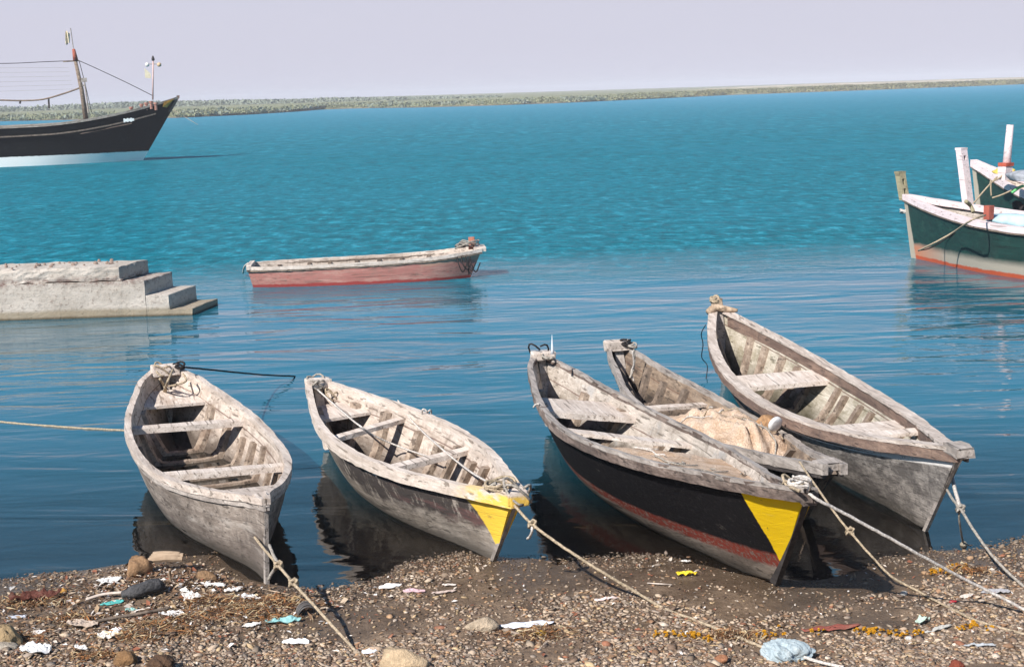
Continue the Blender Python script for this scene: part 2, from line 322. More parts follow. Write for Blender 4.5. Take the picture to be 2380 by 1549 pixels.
def watermat():
    m = M_('sea_water'); x, y, z = m.xyz(); m.n.remove(m.b); out = m.n['Material Output']
    D = y
    # long low ripples inshore, short chop farther out
    P = m.geo.outputs['Position']
    def wn(s, detail, rough, dist=0.0):
        n = m.n.new('ShaderNodeVectorMath'); n.operation = 'MULTIPLY'; m.l.new(P, n.inputs[0]); n.inputs[1].default_value = s
        return m.noise(n.outputs[0], detail, rough, dist=dist)
    swell = wn((.30, .95, 1), 3, .5, .7); rip = wn((1.3, 3.4, 1), 3, .5, .6); chop = wn((1.1, 2.0, 1), 5, .62, .6); chop2 = wn((3.4, 6.0, 1), 4, .65)
    zone = m.mapr(m.math('ADD', D, m.math('MULTIPLY', m.math('SUBTRACT', wn((.05, .14, 1), 3, .5), .5), 10)), 25, 33, 0, 1, True)
    inshore = m.mapr(D, 10.5, 17, .35, 1)
    h1 = m.math('ADD', m.math('MULTIPLY', swell, m.math('MULTIPLY', inshore, .062)), m.math('MULTIPLY', rip, m.math('MULTIPLY', inshore, .013)))
    h2 = m.math('ADD', m.math('MULTIPLY', chop, .24), m.math('MULTIPLY', chop2, .06))
    h = m.math('ADD', h1, m.math('MULTIPLY', h2, zone))
    nb = m.bump(h, 1.0, 1.0)
    streak = m.mix(m.mapr(D, 35, 110), wn((2.3, 1.15, 1), 5, .66, .3), wn((1.0, .34, 1), 6, .7, .3)); patch = wn((.05, .07, 1), 4, .6)
    body = m.mix(zone, m.mix(m.mapr(D, 12, 24), (.008, .066, .098), (.008, .098, .148)), (.004, .175, .235))  # inshore, some of the sky's reflected blue is put into the body colour
    body = m.mix(m.math('MULTIPLY', zone, m.mapr(streak, .49, .58, 0, .85)), body, (.002, .115, .155))  # darker and brighter reflection of tilted wave faces, painted into the body colour
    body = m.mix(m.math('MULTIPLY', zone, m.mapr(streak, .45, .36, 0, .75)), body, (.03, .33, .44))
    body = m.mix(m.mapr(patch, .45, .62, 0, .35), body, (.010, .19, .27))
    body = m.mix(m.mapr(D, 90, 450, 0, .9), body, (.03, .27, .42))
    df = m.n.new('ShaderNodeBsdfDiffuse'); m.val(df.inputs[0], body); m.l.new(nb, df.inputs['Normal'])
    tr = m.n.new('ShaderNodeBsdfTransparent'); m.val(tr.inputs[0], m.mix(m.mapr(D, 10.5, 15), (.93, .92, .86), (.62, .66, .58)))
    gl = m.n.new('ShaderNodeBsdfGlossy'); m.val(gl.inputs['Roughness'], m.math('ADD', .03, m.math('MULTIPLY', zone, m.mapr(D, 28, 110, .10, .34)))); m.l.new(nb, gl.inputs['Normal']); gl.inputs[0].default_value = (1, 1, 1, 1)
    fr = m.n.new('ShaderNodeFresnel'); fr.inputs[0].default_value = 1.333; m.l.new(nb, fr.inputs['Normal'])
    a = m.mapr(D, 11.2, 16.5, 0.0, .97, True)
    mx = m.n.new('ShaderNodeMixShader'); m.l.new(a, mx.inputs[0]); m.l.new(tr.outputs[0], mx.inputs[1]); m.l.new(df.outputs[0], mx.inputs[2])
    m2 = m.n.new('ShaderNodeMixShader'); m.l.new(m.math('MULTIPLY', fr.outputs[0], m.mapr(zone, 0, 1, .95, .26)), m2.inputs[0]); m.l.new(mx.outputs[0], m2.inputs[1]); m.l.new(gl.outputs[0], m2.inputs[2])
    m.l.new(m2.outputs[0], out.inputs[0]); return m.m
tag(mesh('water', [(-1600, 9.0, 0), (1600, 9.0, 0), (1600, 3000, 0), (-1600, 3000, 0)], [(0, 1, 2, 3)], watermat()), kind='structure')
# ------------------------------------------------------------------ boats
class Boat:
    TK = np.array([0, .06, .15, .3, .5, .7, .85, .94, 1.])
    def __init__(s, name, S, B, sag, heel, w, we, kz, rake, e, th=.025, o=.013, rh=.08, rw=.06, floor=.035, zx=None):
        s.S = np.array(S[:2]); s.L = float(np.hypot(B[0]-S[0], B[1]-S[1])); s.d = (np.array(B[:2])-s.S)/s.L
        s.zs = S[2]; s.zb = B[2]; s.sag = sag; s.heel = heel; s.wk = np.array([we[0], *w, we[1]]); s.kz = kz; s.rake = rake; s.e = e
        s.th = th; s.o = o; s.rh = rh; s.rw = rw; s.floor = floor; s.zx = zx
        mid = s.S+s.d*s.L/2; s.root = empty(name, (mid[0], mid[1], 0), math.atan2(s.d[1], s.d[0])); s.name = name
        s.m = np.gradient(s.wk, s.TK); s.ksh = 0.0
    def w(s, t):
        t = min(max(t, 0), 1); tk, wk, mm = s.TK, s.wk, s.m; i = min(max(int(np.searchsorted(tk, t))-1, 0), len(tk)-2); h = tk[i+1]-tk[i]; q = (t-tk[i])/h
        return float((2*q**3-3*q**2+1)*wk[i]+(q**3-2*q**2+q)*h*mm[i]+(-2*q**3+3*q**2)*wk[i+1]+(q**3-q**2)*h*mm[i+1])
    def zr(s, t): return s.zs+(s.zb-s.zs)*t-s.sag*4*t*(1-t)+(s.zx(t) if s.zx else 0)
    def kzf(s, t):
        a, b, c = s.kz; q = abs(2*t-1)**2.6; return b+((a if t < .5 else c)-b)*q
    def ef(s, t): return s.e[1]+(s.e[0]-s.e[1])*abs(2*t-1)**2.5
    def ax(s, t, h): return lerp(s.rake[0]*(1-h), s.L-s.rake[1]*(1-h), t)-s.L/2
    def at(s, t, lat, up, axial=None):
        """local point: lat positive to starboard-as-seen-left, up relative to the rim, in the heeled frame"""
        c, n = math.cos(s.heel), math.sin(s.heel); hk = math.sin(s.heel)*.12; lat = lat+(s.ksh*max(0, -up)*max(0, t)**3); x = s.ax(t, 1) if axial is None else axial
        return np.array([x, -(lat*c-up*hk), s.zr(t)+lat*n+up*c])
    def hp(s, t, v, side, inner=False, off=0.0):
        v = min(max(v, 0.0), 1.0); e = s.ef(t); h = v**min(1/e, 3.0); D = s.zr(t)-s.kzf(t); lat = (s.w(t)-s.o)*h**e
        if inner or off: lat = max(lat-s.th*(1 if inner else 0)-off, .003)
        up = -D*(1-h)+((s.th*1.2+off)*(1-v) if (inner or off) else 0)
        p = s.at(t, lat*side, up, s.ax(t, h))
        if inner: p[2] = max(p[2], s.floor+off*.9)
        return p, h
    def hull(s, mo, mi, NT=64, NV=14):
        V = []; UV = []; Fc = []; MI = []
        ts = [.5-.5*math.cos(math.pi*i/NT)*(1) for i in range(NT+1)]; ts = [lerp(t, i/NT, .6) for i, t in enumerate(ts)]
        ring = 2*NV+1
        for inner in (False, True):
            for t in ts:
                for k in range(-NV, NV+1):
                    p, h = s.hp(t, abs(k)/NV, 1 if k >= 0 else -1, inner); V.append(p); UV.append((t*s.L, h))
        n = (NT+1)*ring
        for i in range(NT):
            for k in range(ring-1):
                a = i*ring+k; q = (a, a+1, a+1+ring, a+ring); Fc.append(q); MI.append(0); Fc.append(tuple(x+n for x in q[::-1])); MI.append(1)
        for i in (0, NT):
            for k in range(NV):                      # flat end plate on its own vertices
                a = i*ring+k; b = i*ring+ring-1-k; q = [a, a+1, b-1, b] if a+1 != b-1 else [a, a+1, b]; c0 = len(V)
                V += [V[x] for x in q]; UV += [UV[x] for x in q]; Fc.append(tuple(range(c0, c0+len(q)))); MI.append(0)
        return mesh('hull', V, Fc, [mo, mi], s.root, True, UV, MI)
    def rails(s, mat, t0=0, t1=1, ext=(0.0, 0.0), rh=None, rw=None, top=.006, o=0.0, name='gunwale', jit=.004, lift=0.0, N=56):
        rh = rh or s.rh; rw = rw or s.rw
        for side in (1, -1):
            V = []; Fc = []
            for i in range(N+1):
                t = lerp(t0, t1, i/N); w = s.w(t)+o; x = s.ax(t, 1)
                if i == 0: x -= ext[0]
                if i == N: x += ext[1]
                j = [random.uniform(-jit, jit) for _ in range(3)]; wi = max(w-rw, .004)
                for lat, up in ((w+j[0], top+j[1]), (w+j[0], -rh+j[2]), (wi+j[1], -rh+j[2]), (wi+j[2]*.5, top+j[1])):
                    V.append(s.at(t, max(lat, .004)*side, up+lift, x))
            for i in range(N):
                for k in range(4):
                    a = i*4+k; b = i*4+(k+1) % 4; Fc.append((a, b, b+4, a+4))
            Fc += [(0, 1, 2, 3), tuple(N*4+k for k in range(4))]
            mesh(name, V, Fc, mat, s.root)
    def rib(s, t, mat, wd=.045, dp=.06, v1=.93, sides=(1, -1), v0=0.0, skew=0.0, name='rib'):
        V = []; Fc = []; path = []
        K = 12
        if len(sides) == 2: path = [(v1-(v1-v0)*k/K, 1) for k in range(K+1)]+[(v0+(v1-v0)*k/K, -1) for k in range(1, K+1)]
        else: path = [(v0+(v1-v0)*k/K, sides[0]) for k in range(K+1)]
        for j, (v, sd) in enumerate(path):
            tt = t+skew*(1-v); dt = wd*1.5/s.L/2; jj = random.uniform(-.004, .004)
            for off, q in ((-.006, tt-dt), (-.006, tt+dt), (dp+jj, tt+dt), (dp+jj, tt-dt)): V.append(s.hp(min(max(q, .01), .99), v, sd, True, off)[0])
        for i in range(len(path)-1):
            for k in range(4):
                a = i*4+k; b = i*4+(k+1) % 4; Fc.append((a, b, b+4, a+4))
        n = len(path)-1; Fc += [(3, 2, 1, 0), tuple(n*4+k for k in range(4))]
        mesh(name, V, Fc, mat, s.root)
    def inner_lat(s, t, drop):
        """half width of the inside at a given depth below the rim"""
        D = s.zr(t)-s.kzf(t); h = max(1-drop/D, .02); return max((s.w(t)-s.o)*h**s.ef(t)-s.th, .01)
    def plank(s, t, drop, wd, thick, mat, name='thwart', tl=None, jit=.006, over=.012, chips=0):
        tl = t if tl is None else tl; V = []; N = 10
        for i in range(N+1):
            q = i/N; tt = lerp(tl, t, q); lat = lerp(s.inner_lat(tl, drop)+over, -(s.inner_lat(t, drop)+over), q); x = s.ax(tt, 1)
            for dx, dz in ((-wd/2, 0), (wd/2, 0), (wd/2, -thick), (-wd/2, -thick)):
                p = s.at(tt, lat, -drop+dz+random.uniform(-jit, jit)*.3, x+dx+random.uniform(-jit, jit)); V.append(p)
        Fc = []
        for i in range(N):
            for k in range(4):
                a = i*4+k; b = i*4+(k+1) % 4; Fc.append((a, b, b+4, a+4))
        Fc += [(3, 2, 1, 0), tuple(N*4+k for k in range(4))]
        return mesh(name, V, Fc, mat, s.root)
    def deck(s, t0, t1, drop, mat, name='stern_seat', thick=.03, shrink=0.0, d0=None, boards=1):
        V = []; Fc = []; N = 6; top = []; d0 = drop if d0 is None else d0
        for i in range(N+1):
            t = lerp(t0, t1, i/N); dr = lerp(d0, drop, i/N); lat = s.inner_lat(t, dr)-shrink
            for L_ in (lat, -lat):
                for dz in (0, -thick): V.append(s.at(t, L_, -dr+dz))
        for i in range(N):
            a = i*4; Fc += [(a, a+4, a+6, a+2), (a+1, a+3, a+7, a+5), (a, a+1, a+5, a+4), (a+2, a+6, a+7, a+3)]
        Fc += [(0, 2, 3, 1), (N*4, N*4+1, N*4+3, N*4+2)]
        return mesh(name, V, Fc, mat, s.root)
    def stem(s, mat, end=1, wd=.05, dp=.05, top=.03, vmin=0.0, name='stem_post', out=.012):
        V = []; Fc = []; K = 14; t = end
        for i in range(K+1):
            h = lerp(vmin, 1, i/K); D = s.zr(t)-s.kzf(t); up = -D*(1-h)+(top if i == K else 0); x = s.ax(t, h); sg = 1 if end else -1
            for dx, la in ((out, wd/2), (out, -wd/2), (-dp, -wd/2-.004), (-dp, wd/2+.004)): V.append(s.at(t, la, up, x+sg*dx))
        for i in range(K):
            for k in range(4):
                a = i*4+k; b = i*4+(k+1) % 4; Fc.append((a, b, b+4, a+4))
        Fc += [(3, 2, 1, 0), tuple(K*4+k for k in range(4))]
        return mesh(name, V, Fc, mat, s.root)
    def loc(s, p):
        """world -> local"""
        q = np.array(p[:2])-(s.S+s.d*s.L/2); return np.array([q@s.d, -q[0]*s.d[1]+q[1]*s.d[0], p[2]])
    def world(s, p):
        m = s.S+s.d*s.L/2; return np.array([m[0]+p[0]*s.d[0]-p[1]*s.d[1], m[1]+p[0]*s.d[1]+p[1]*s.d[0], p[2]])
def block(b, name, t, lat, up, size, mat, dx=0.0, jit=.008, rot=0.0):
    p = b.at(t, lat, up); p[0] += dx; m = MB(); n = 6
    # a worn block with softened edges
    sx, sy, sz = size; V = []; Fc = []
    prof = [(-1, -.8), (-.9, -1), (.9, -1), (1, -.8), (1, .8), (.9, 1), (-.9, 1), (-1, .8)]
    for k, xx in enumerate((-.5, -.46, 0, .46, .5)):
        sc_ = .86 if k in (0, 4) else 1
        for y, z in prof: V.append((xx*sx+random.uniform(-jit, jit)*.5, y*sy/2*sc_+random.uniform(-jit, jit), z*sz/2*sc_+random.uniform(-jit, jit)))
    for i in range(4):
        for k in range(8): Fc.append((i*8+k, i*8+(k+1) % 8, (i+1)*8+(k+1) % 8, (i+1)*8+k))
    Fc += [tuple(range(8))[::-1], tuple(range(32, 40))]
    rt = Matrix.Rotation(rot, 3, 'Z'); V = [rt @ Vector(v)+Vector(p) for v in V]
    return mesh(name, V, Fc, mat, b.root)
def lashing(b, t, mat, turns=3, rad=.07, r=.011, lat=0.0, up=.0, dx=0.0, sx=1.0, sy=1.0, name='lashing', tilt=.3, n=14):
    m = MB(); p = b.at(t, lat, up); p[0] += dx; pts = []
    for i in range(turns*n+1):
        a = 2*math.pi*i/n; q = i/(turns*n)
        pts.append((p[0]+rad*sx*math.cos(a)*(1+.12*math.sin(i*1.7)), p[1]+rad*sy*(math.sin(a)), p[2]+rad*tilt*math.sin(a*1.3+1)+(q-.5)*.03*turns*.6))
    m.tube(pts, r, 5); return m.build(name, mat, b.root, True)
def strand(b, pts, r, mat, name='rope_end', n=5):
    return MB().tube(bez([b.loc(p) for p in pts], n), r, 6).build(name, mat, b.root, True)
H_grey = hullmat('grey_planked_hull', 'grey'); H_cd = hullmat('stained_cream_hull', 'cream_dark'); H_br = hullmat('tarred_red_hull', 'black_red'); H_dk = hullmat('dark_worn_hull', 'dark')
H_gw = hullmat('grey_hull_white_stripe', 'greywhite'); H_pk = hullmat('faded_pink_hull', 'pink'); H_gr = hullmat('green_painted_hull', 'green'); H_dh = hullmat('black_white_dhow_hull', 'dhow')
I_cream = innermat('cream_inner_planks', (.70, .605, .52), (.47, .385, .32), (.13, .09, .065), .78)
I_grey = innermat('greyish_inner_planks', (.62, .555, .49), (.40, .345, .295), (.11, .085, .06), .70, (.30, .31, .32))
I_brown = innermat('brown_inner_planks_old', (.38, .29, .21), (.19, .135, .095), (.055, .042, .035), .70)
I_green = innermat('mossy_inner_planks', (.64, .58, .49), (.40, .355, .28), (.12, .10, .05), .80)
G_rowing = 'wooden rowing boats moored bow-first on the beach'
# --- boat 1: grey, leftmost
b = Boat('rowing_boat', (-3.775, 15.114, .781), (-1.845, 10.115, .701), .232, .02, [.289, .435, .607, .657, .547, .309, .097], (.10, .035), (.05, -.20, .0), (.25, .14), (.75, .24), rh=.085, rw=.055)
tag(b.root, 'bare grey wooden rowing boat with no paint, leftmost boat on the beach', 'boat', G_rowing)
b.hull(H_grey, I_cream); b.rails(W_cream, rh=.05, rw=.065); b.rails(W_grey, rh=.04, rw=.03, o=-.012, lift=-.052, name='rubbing_strake')
for t, v in ((.16, .9), (.24, .9), (.32, .88), (.38, .9), (.45, .93), (.53, .9), (.6, .9), (.66, .93), (.72, .88), (.79, .93)): b.rib(t, W_rib, v1=v, wd=random.uniform(.04, .07), dp=.045)
b.plank(.291, .10, .15, .055, W_pale, tl=.281); b.plank(.619, .09, .13, .055, W_pale, tl=.60)
b.deck(.05, .135, .16, W_pale); b.deck(.80, .95, .06, W_cream, 'bow_seat', .025)
b.stem(W_grey, 1, .03, .04, -.06, out=.005); b.stem(W_grey, 0, .06, .06, .02)
block(b, 'breasthook', .02, 0, .0, (.16, .30, .12), W_pale, dx=.02)
block(b, 'breasthook', .975, 0, -.03, (.14, .10, .08), W_cream, dx=-.03)
lashing(b, .03, Rope_dark, 3, .06, .012, lat=-.14, up=.05, sy=1.0); lashing(b, .03, Rope_tan, 2, .085, .010, lat=.03, up=.02, tilt=.8)
strand(b, [W(402, 858, .82), W(390, 885, .74), W(383, 903, .62), W(378, 915, .5)], .013, Rope_tan); strand(b, [W(372, 880, .75), W(380, 893, .66), W(385, 905, .6), W(381, 926, .45)], .016, Rope_tan); strand(b, [W(425, 868, .78), W(433, 884, .72), W(412, 893, .68), W(392, 897, .62)], .012, Rope_tan)
bw = mesh('bilge_water', [b.at(t, l, 0)*np.array([1, 1, 0])+np.array([0, 0, .052]) for t in (.2, .3, .4, .5, .6, .7) for l in (-b.w(t)*.72, b.w(t)*.72)], [(2*i, 2*i+1, 2*i+3, 2*i+2) for i in range(5)], plain('bilge', (.012, .012, .01), .06, .2, 3, .05, spec=.5), b.root)
B1 = b
# --- boat 2: cream with yellow bow
b = Boat('rowing_boat', (-2.075, 14.586, .681), (.019, 10.15, .665), .078, -.035, [.184, .303, .472, .559, .459, .276, .148], (.11, .07), (.02, -.17, .0), (.3, .50), (.95, .46), rh=.085, rw=.06)
tag(b.root, 'cream rowing boat with dark stained side and faded yellow bow patch', 'boat', G_rowing)
b.hull(H_cd, I_cream)
def yrail(name):
    m = M_(name); c, h = wood_base(m, (.76, .67, .59), (.56, .47, .40), (.2, .15, .11), stain=.25, drip=.1, grimeamt=.35); x, y, z = m.xyz(False)
    n1 = m.noise((4, 4, 9), 5, .7); c = m.mix(m.math('MULTIPLY', m.math('MULTIPLY', m.mapr(x, 1.75, 2.15), m.mapr(z, .665, .64)), m.mapr(n1, .40, .56)), c, (.80, .52, .10)); return m.done(c, .8, m.bump(h, .5, .01))
YR = yrail('cream_rail_yellow_end')
b.rails(YR, rh=.095, rw=.062)
for t, v in ((.14, .9), (.25, .93), (.385, .9), (.48, .88), (.56, .93), (.66, .9), (.74, .93), (.84, .9)): b.rib(t, W_rib, v1=v, wd=random.uniform(.045, .08))
b.plank(.30, .10, .12, .04, W_pale, tl=.36); b.plank(.585, .10, .13, .045, W_pale, tl=.617); b.deck(.09, .195, .14, W_pale); b.deck(.88, .97, .04, W_cream, 'bow_seat', .03)
b.stem(W_pale, 0, .08, .06, .02); b.stem(W_grey, 1, .035, .04, -.09, out=.004)
block(b, 'breasthook', .985, 0, -.035, (.15, .17, .10), YR, dx=.0); block(b, 'breasthook', .015, 0, .0, (.12, .26, .09), W_pale, dx=.03)
lashing(b, .02, Rope_grey, 3, .09, .011, lat=.02, up=.0, tilt=.7); lashing(b, .06, Rope_tan, 2, .06, .009, lat=-.08, up=-.1, tilt=1)
lashing(b, .95, Rope_tan, 3, .075, .012, lat=.04, up=.03, sy=1.6, tilt=.4); lashing(b, .985, Rope_grey, 2, .10, .011, lat=-.02, up=.0, tilt=.9)
strand(b, [W(1152, 1122, .72), W(1136, 1135, .66), W(1133, 1160, .55), W(1143, 1178, .45), W(1158, 1190, .4)], .014, Rope_grey)
strand(b, [W(1190, 1120, .68), W(1209, 1145, .6), W(1208, 1163, .5), W(1196, 1172, .45)], .016, Rope_tan)
strand(b, [W(738, 905, .66), W(775, 938, .6), W(818, 975, .56), W(838, 990, .57), W(870, 1012, .45), W(935, 1040, .32), W(1000, 1062, .38), W(1018, 1070, .4)], .009, Rope_white, 'slack_line')
strand(b, [W(925, 930, .64), W(950, 968, .55), W(985, 1005, .5), W(1030, 1045, .55), W(1060, 1070, .5), W(1100, 1100, .6), W(1150, 1128, .68)], .009, Rope_white, 'slack_line')
lashing(b, .38, Rope_white, 1, .045, .009, lat=-.50, up=0.0, sx=.8, sy=1, tilt=1.2)
B2 = b
# --- boat 3: black with yellow triangle
b = Boat('rowing_boat', (.30, 15.16, .766), (1.874, 8.76, 1.042), .27, .147, [.245, .382, .573, .694, .517, .257, .160], (.08, .05), (.05, -.12, .05), (.3, 1.05), (.95, .40), rh=.09, rw=.055)
tag(b.root, 'black tarred rowing boat with red stripe and bright yellow triangle on its bow', 'boat', G_rowing)
b.ksh = -.27; b.hull(H_br, I_grey, NT=80); b.rails(W_darkrail, rh=.09, rw=.055); b.rails(W_grey, rh=.02, rw=.058, top=.012, o=.002, name='rail_cap')
for t, v in ((.13, .86), (.24, .92), (.34, .55), (.385, .86), (.43, .9), (.53, .86), (.62, .9), (.72, .86)): b.rib(t, W_rib, v1=v, wd=.055)
b.plank(.275, .12, .05, .06, W_pale, tl=.272, name='thwart'); b.deck(.19, .266, .12, W_pale, 'stern_seat'); b.plank(.44, .12, .16, .035, W_pale, tl=.383)
b.stem(W_grey, 0, .07, .06, .03); b.stem(W_black, 1, .04, .08, .0)
block(b, 'breasthook', .012, 0, .03, (.12, .26, .08), W_pale, dx=.02); block(b, 'breasthook', .985, 0, -.04, (.16, .10, .10), W_darkrail)
lashing(b, .012, Rope_dark, 1, .11, .010, up=.06, lat=.04, tilt=.9, sx=.6); lashing(b, .03, Rope_grey, 2, .06, .012, lat=-.03, up=.04)
lashing(b, .975, Rope_white, 3, .055, .011, lat=.0, up=.03, sy=1.3); lashing(b, .96, Rope_tan, 2, .06, .010, lat=.0, up=.01, sx=1.4, tilt=.8)
strand(b, [W(1858, 1140, 1.06), W(1828, 1130, 1.01), W(1815, 1150, 0.89), W(1814, 1172, 0.79)], .012, Rope_tan)
m_ = MB(); p0, p1, p2 = [b.loc(W(*q)) for q in ((1814, 1168, .81), (1816, 1185, .74), (1817, 1205, .66))]; m_.tube(bez([p0, p1, p2], 5), [.012, .02, .03, .036, .034, .028, .022, .02, .014, .012, .01], 8); m_.build('rope_knot', ropemat('weathered_knot', (.5, .3, .2)), b.root, True)
strand(b, [W(1424, 1056, 0.64), W(1416, 1063, 0.61), W(1423, 1071, 0.58), W(1417, 1082, 0.54), W(1424, 1088, 0.53)], .011, Rope_white, 'hanging_line')
strand(b, [W(1253, 938, 0.73), W(1245, 940, 0.71), W(1240, 946, 0.68)], .010, Rope_white, 'hanging_line')
m_ = MB(); q = b.loc(W(1284, 822, 0.91)); m_.tube([q, q+np.array([0, 0, .04]), q+np.array([0, 0, .2])], [.022, .014, .002], 8); m_.build('spike', plain('pale_metal', (.6, .63, .66), .35, .1), b.root, True)
B3 = b
# --- boat 4: dark, between
b = Boat('rowing_boat', (1.256, 16.832, .546), (2.519, 10.979, .608), .235, .04, [.217, .300, .455, .498, .439, .248, .179], (.13, .11), (.0, -.16, -.02), (.3, .55), (.95, .42), rh=.075, rw=.05)
tag(b.root, 'narrow dark rowing boat half filled with net, between the black and big grey boats', 'boat', G_rowing)
b.hull(H_dk, I_brown); b.rails(W_grey, rh=.085, rw=.055, ext=(0, .05)); b.rails(W_black, rh=.03, rw=.05, o=-.01, lift=-.087, name='rubbing_strake')
for t, v in ((.11, .9), (.18, .86), (.26, .92), (.38, .92), (.44, .8), (.52, .9), (.78, .94)): b.rib(t, W_ribdark, v1=v, wd=.05)
b.plank(.335, .11, .13, .035, W_pale, tl=.35); b.stem(W_grey, 0, .1, .06, .03); b.stem(W_ribdark, 1, .07, .08, -.09)
block(b, 'breasthook', .015, .02, .03, (.13, .32, .12), W_cream, dx=.0); block(b, 'breasthook', .985, 0, -.025, (.16, .20, .07), W_grey)
lashing(b, .02, Rope_dark, 4, .06, .013, lat=-.07, up=.07); lashing(b, .03, Rope_grey, 3, .05, .012, lat=-.14, up=.05)
strand(b, [W(1473, 812, 0.62), W(1475, 835, 0.50), W(1471, 860, 0.38), W(1464, 878, 0.30)], .013, Rope_grey); strand(b, [W(1470, 815, 0.62), W(1473, 845, 0.46), W(1467, 866, 0.35), W(1473, 885, 0.26)], .010, Rope_white)
B4 = b
# --- boat 5: big grey with brown rail
b = Boat('rowing_boat', (2.56, 17.472, .86), (3.369, 10.38, .854), .308, -.026, [.233, .403, .576, .632, .512, .283, .118], (.10, .05), (.0, -.20, .0), (.35, .66), (.95, .50), rh=.085, rw=.095)
tag(b.root, 'large grey rowing boat with brown gunwale and white stripe, rightmost boat on the beach', 'boat', G_rowing)
b.hull(H_gw, I_green, NT=80); b.rails(W_cream, rh=.02, rw=.11); b.rails(W_brownrail, rh=.085, rw=.02, o=-.003, lift=-.022, name='rubbing_strake')
# inwale: brown board below the rail on the inside
for side in (1, -1):
    V = []; N = 48
    for i in range(N+1):
        t = lerp(.03, .95, i/N); l = max(b.w(t)-.075, .01)
        V += [b.at(t, l*side, -.022), b.at(t, (l-.02)*side, -.022), b.at(t, (l-.022)*side, -.15), b.at(t, l*side, -.15)]
    mesh('inwale', V, [(i*4+k, i*4+(k+1) % 4, i*4+4+(k+1) % 4, i*4+4+k) for i in range(N) for k in range(4)], W_brownrail, b.root)
for t, v in ((.1, .86), (.15, .86), (.21, .87), (.265, .87), (.32, .88), (.42, .90), (.455, .88), (.52, .88), (.57, .88), (.63, .88), (.72, .88)): b.rib(t, W_rib, v1=v, wd=.06, dp=.05)
b.deck(.305, .372, .13, W_pale, 'thwart', .05); b.deck(.645, .70, .12, W_pale, 'thwart', .04); b.plank(.765, .06, .16, .03, W_pale, name='bow_board')
b.stem(W_grey, 0, .09, .07, .02); b.stem(W_grey, 1, .028, .04, -.06, out=.004)
block(b, 'breasthook', .985, 0, -.01, (.24, .15, .08), W_grey, dx=.03, jit=.012)
m_ = MB(); pp = [b.at(.02, .16, .01), b.at(.015, .05, .05), b.at(.02, -.05, .04), b.at(.03, -.2, .03)]; m_.tube(bez(pp, 5), [.035, .04, .045, .05, .05, .05, .045, .045, .045, .045, .04, .04, .035, .03, .025, .02], 8); m_.build('breasthook', W_tan, b.root, True)
lashing(b, .0, Rope_tan, 3, .05, .018, up=.11, lat=.03, tilt=.6); block(b, 'stern_block', .0, .0, .07, (.1, .12, .12), W_tan)
strand(b, [W(1640, 755, .8), W(1630, 775, .62), W(1634, 800, .45), W(1631, 830, .22), W(1644, 850, .1), W(1640, 885, -.02)], .006, Rope_dark, 'dangling_line')
B5 = b
# nets: heaps lying in the boats
def net(b, t0, t1, drop, lump, name, label, cat, group=None, nz=.06, edge=.0, NT=60, NL=30, tilt=0.0, thin=.05, seed=0, drops=None, ed=.22):
    V = []; V2 = []; Fc = []
    for i in range(NT+1):
        t = lerp(t0, t1, i/NT); e = min(i, NT-i)/NT; 
        for j in range(NL+1):
            l = j/NL*2-1; base = drop if drops is None else interp(i/NT, *drops)
            prof = lump*(1-abs(l)**2.2)*min(1, e*5)**.5
            up = -base+prof+tilt*l+nz*float(fbm(t*b.L*2.4+seed, l*2.2+seed, 5))*(1-abs(l)**6)+nz*.25*float(fbm(t*b.L*14+seed, l*10, 3))-nz*.9*max(0, .16-abs(float(fbm(t*b.L*1.7+seed*2, l*1.4+t*5, 2))))/.16*(1-abs(l)**6)-(ed*max(0, 1-e*14)**1.5)
            lat = max(b.inner_lat(t, max(-up, .01))-.004, .01)*l
            V.append(b.world(b.at(t, lat, up))); u2 = min(up, 0)-.03; V2.append(b.world(b.at(t, lat*.75, u2)))
    for i in range(NT):
        for j in range(NL): a = i*(NL+1)+j; Fc.append((a, a+1, a+NL+2, a+NL+1))
    V = np.array(V); n = len(V); c = V.mean(0); Vb = np.array(V2); V = np.concatenate([V, Vb])
    Fc += [tuple(x+n for x in q[::-1]) for q in Fc]
    V = V-np.array([c[0], c[1], 0])
    o = mesh(name, V, Fc, Net_peach, None, True, loc=(c[0], c[1], 0)); tag(o, label, cat, group); rs = random.Random(seed)
    for q in range(int(NT/5)):
        i, j, di, dj = rs.uniform(3, NT-3), rs.uniform(3, NL-3), rs.gauss(0, 1.6), rs.gauss(0, .9); pp = []
        for k in range(rs.randint(6, 13)):
            if not (1 < i < NT-1 and 1 < j < NL-1): break
            pp.append(Vector(V[int(i)*(NL+1)+int(j)])+Vector((0, 0, .012))); i += di; j += dj; di += rs.gauss(0, .5); dj += rs.gauss(0, .4)
        if len(pp) > 3: MB().tube(bez(pp, 4), rs.choice([.004, .006, .008]), 5).build('net_cord', rs.choice([Rope_tan, Rope_white, Rope_grey]), o, True)
    return o
net(B3, .53, .83, .14, .0, 'fishing_net', 'flat peach fishing net spread across the bow half of the black boat', 'net', 'fishing nets lying in the boats', nz=.03, tilt=.035, ed=.03, seed=3, drops=([0, .5, 1], [.07, .06, .05]))
net(B4, .43, .765, .14, .19, 'fishing_net', 'lumpy heap of peach fishing net piled in the narrow dark boat', 'net', 'fishing nets lying in the boats', nz=.13, seed=11, drops=([0, .12, .6, .85, 1], [.26, .13, .05, .08, .26]))
o = net(B4, .80, .93, .12, .03, 'fishing_net', 'small tangled clump of brown net in the tip of the narrow dark boat', 'net', 'fishing nets lying in the boats', nz=.05, seed=21, NT=24, NL=16)
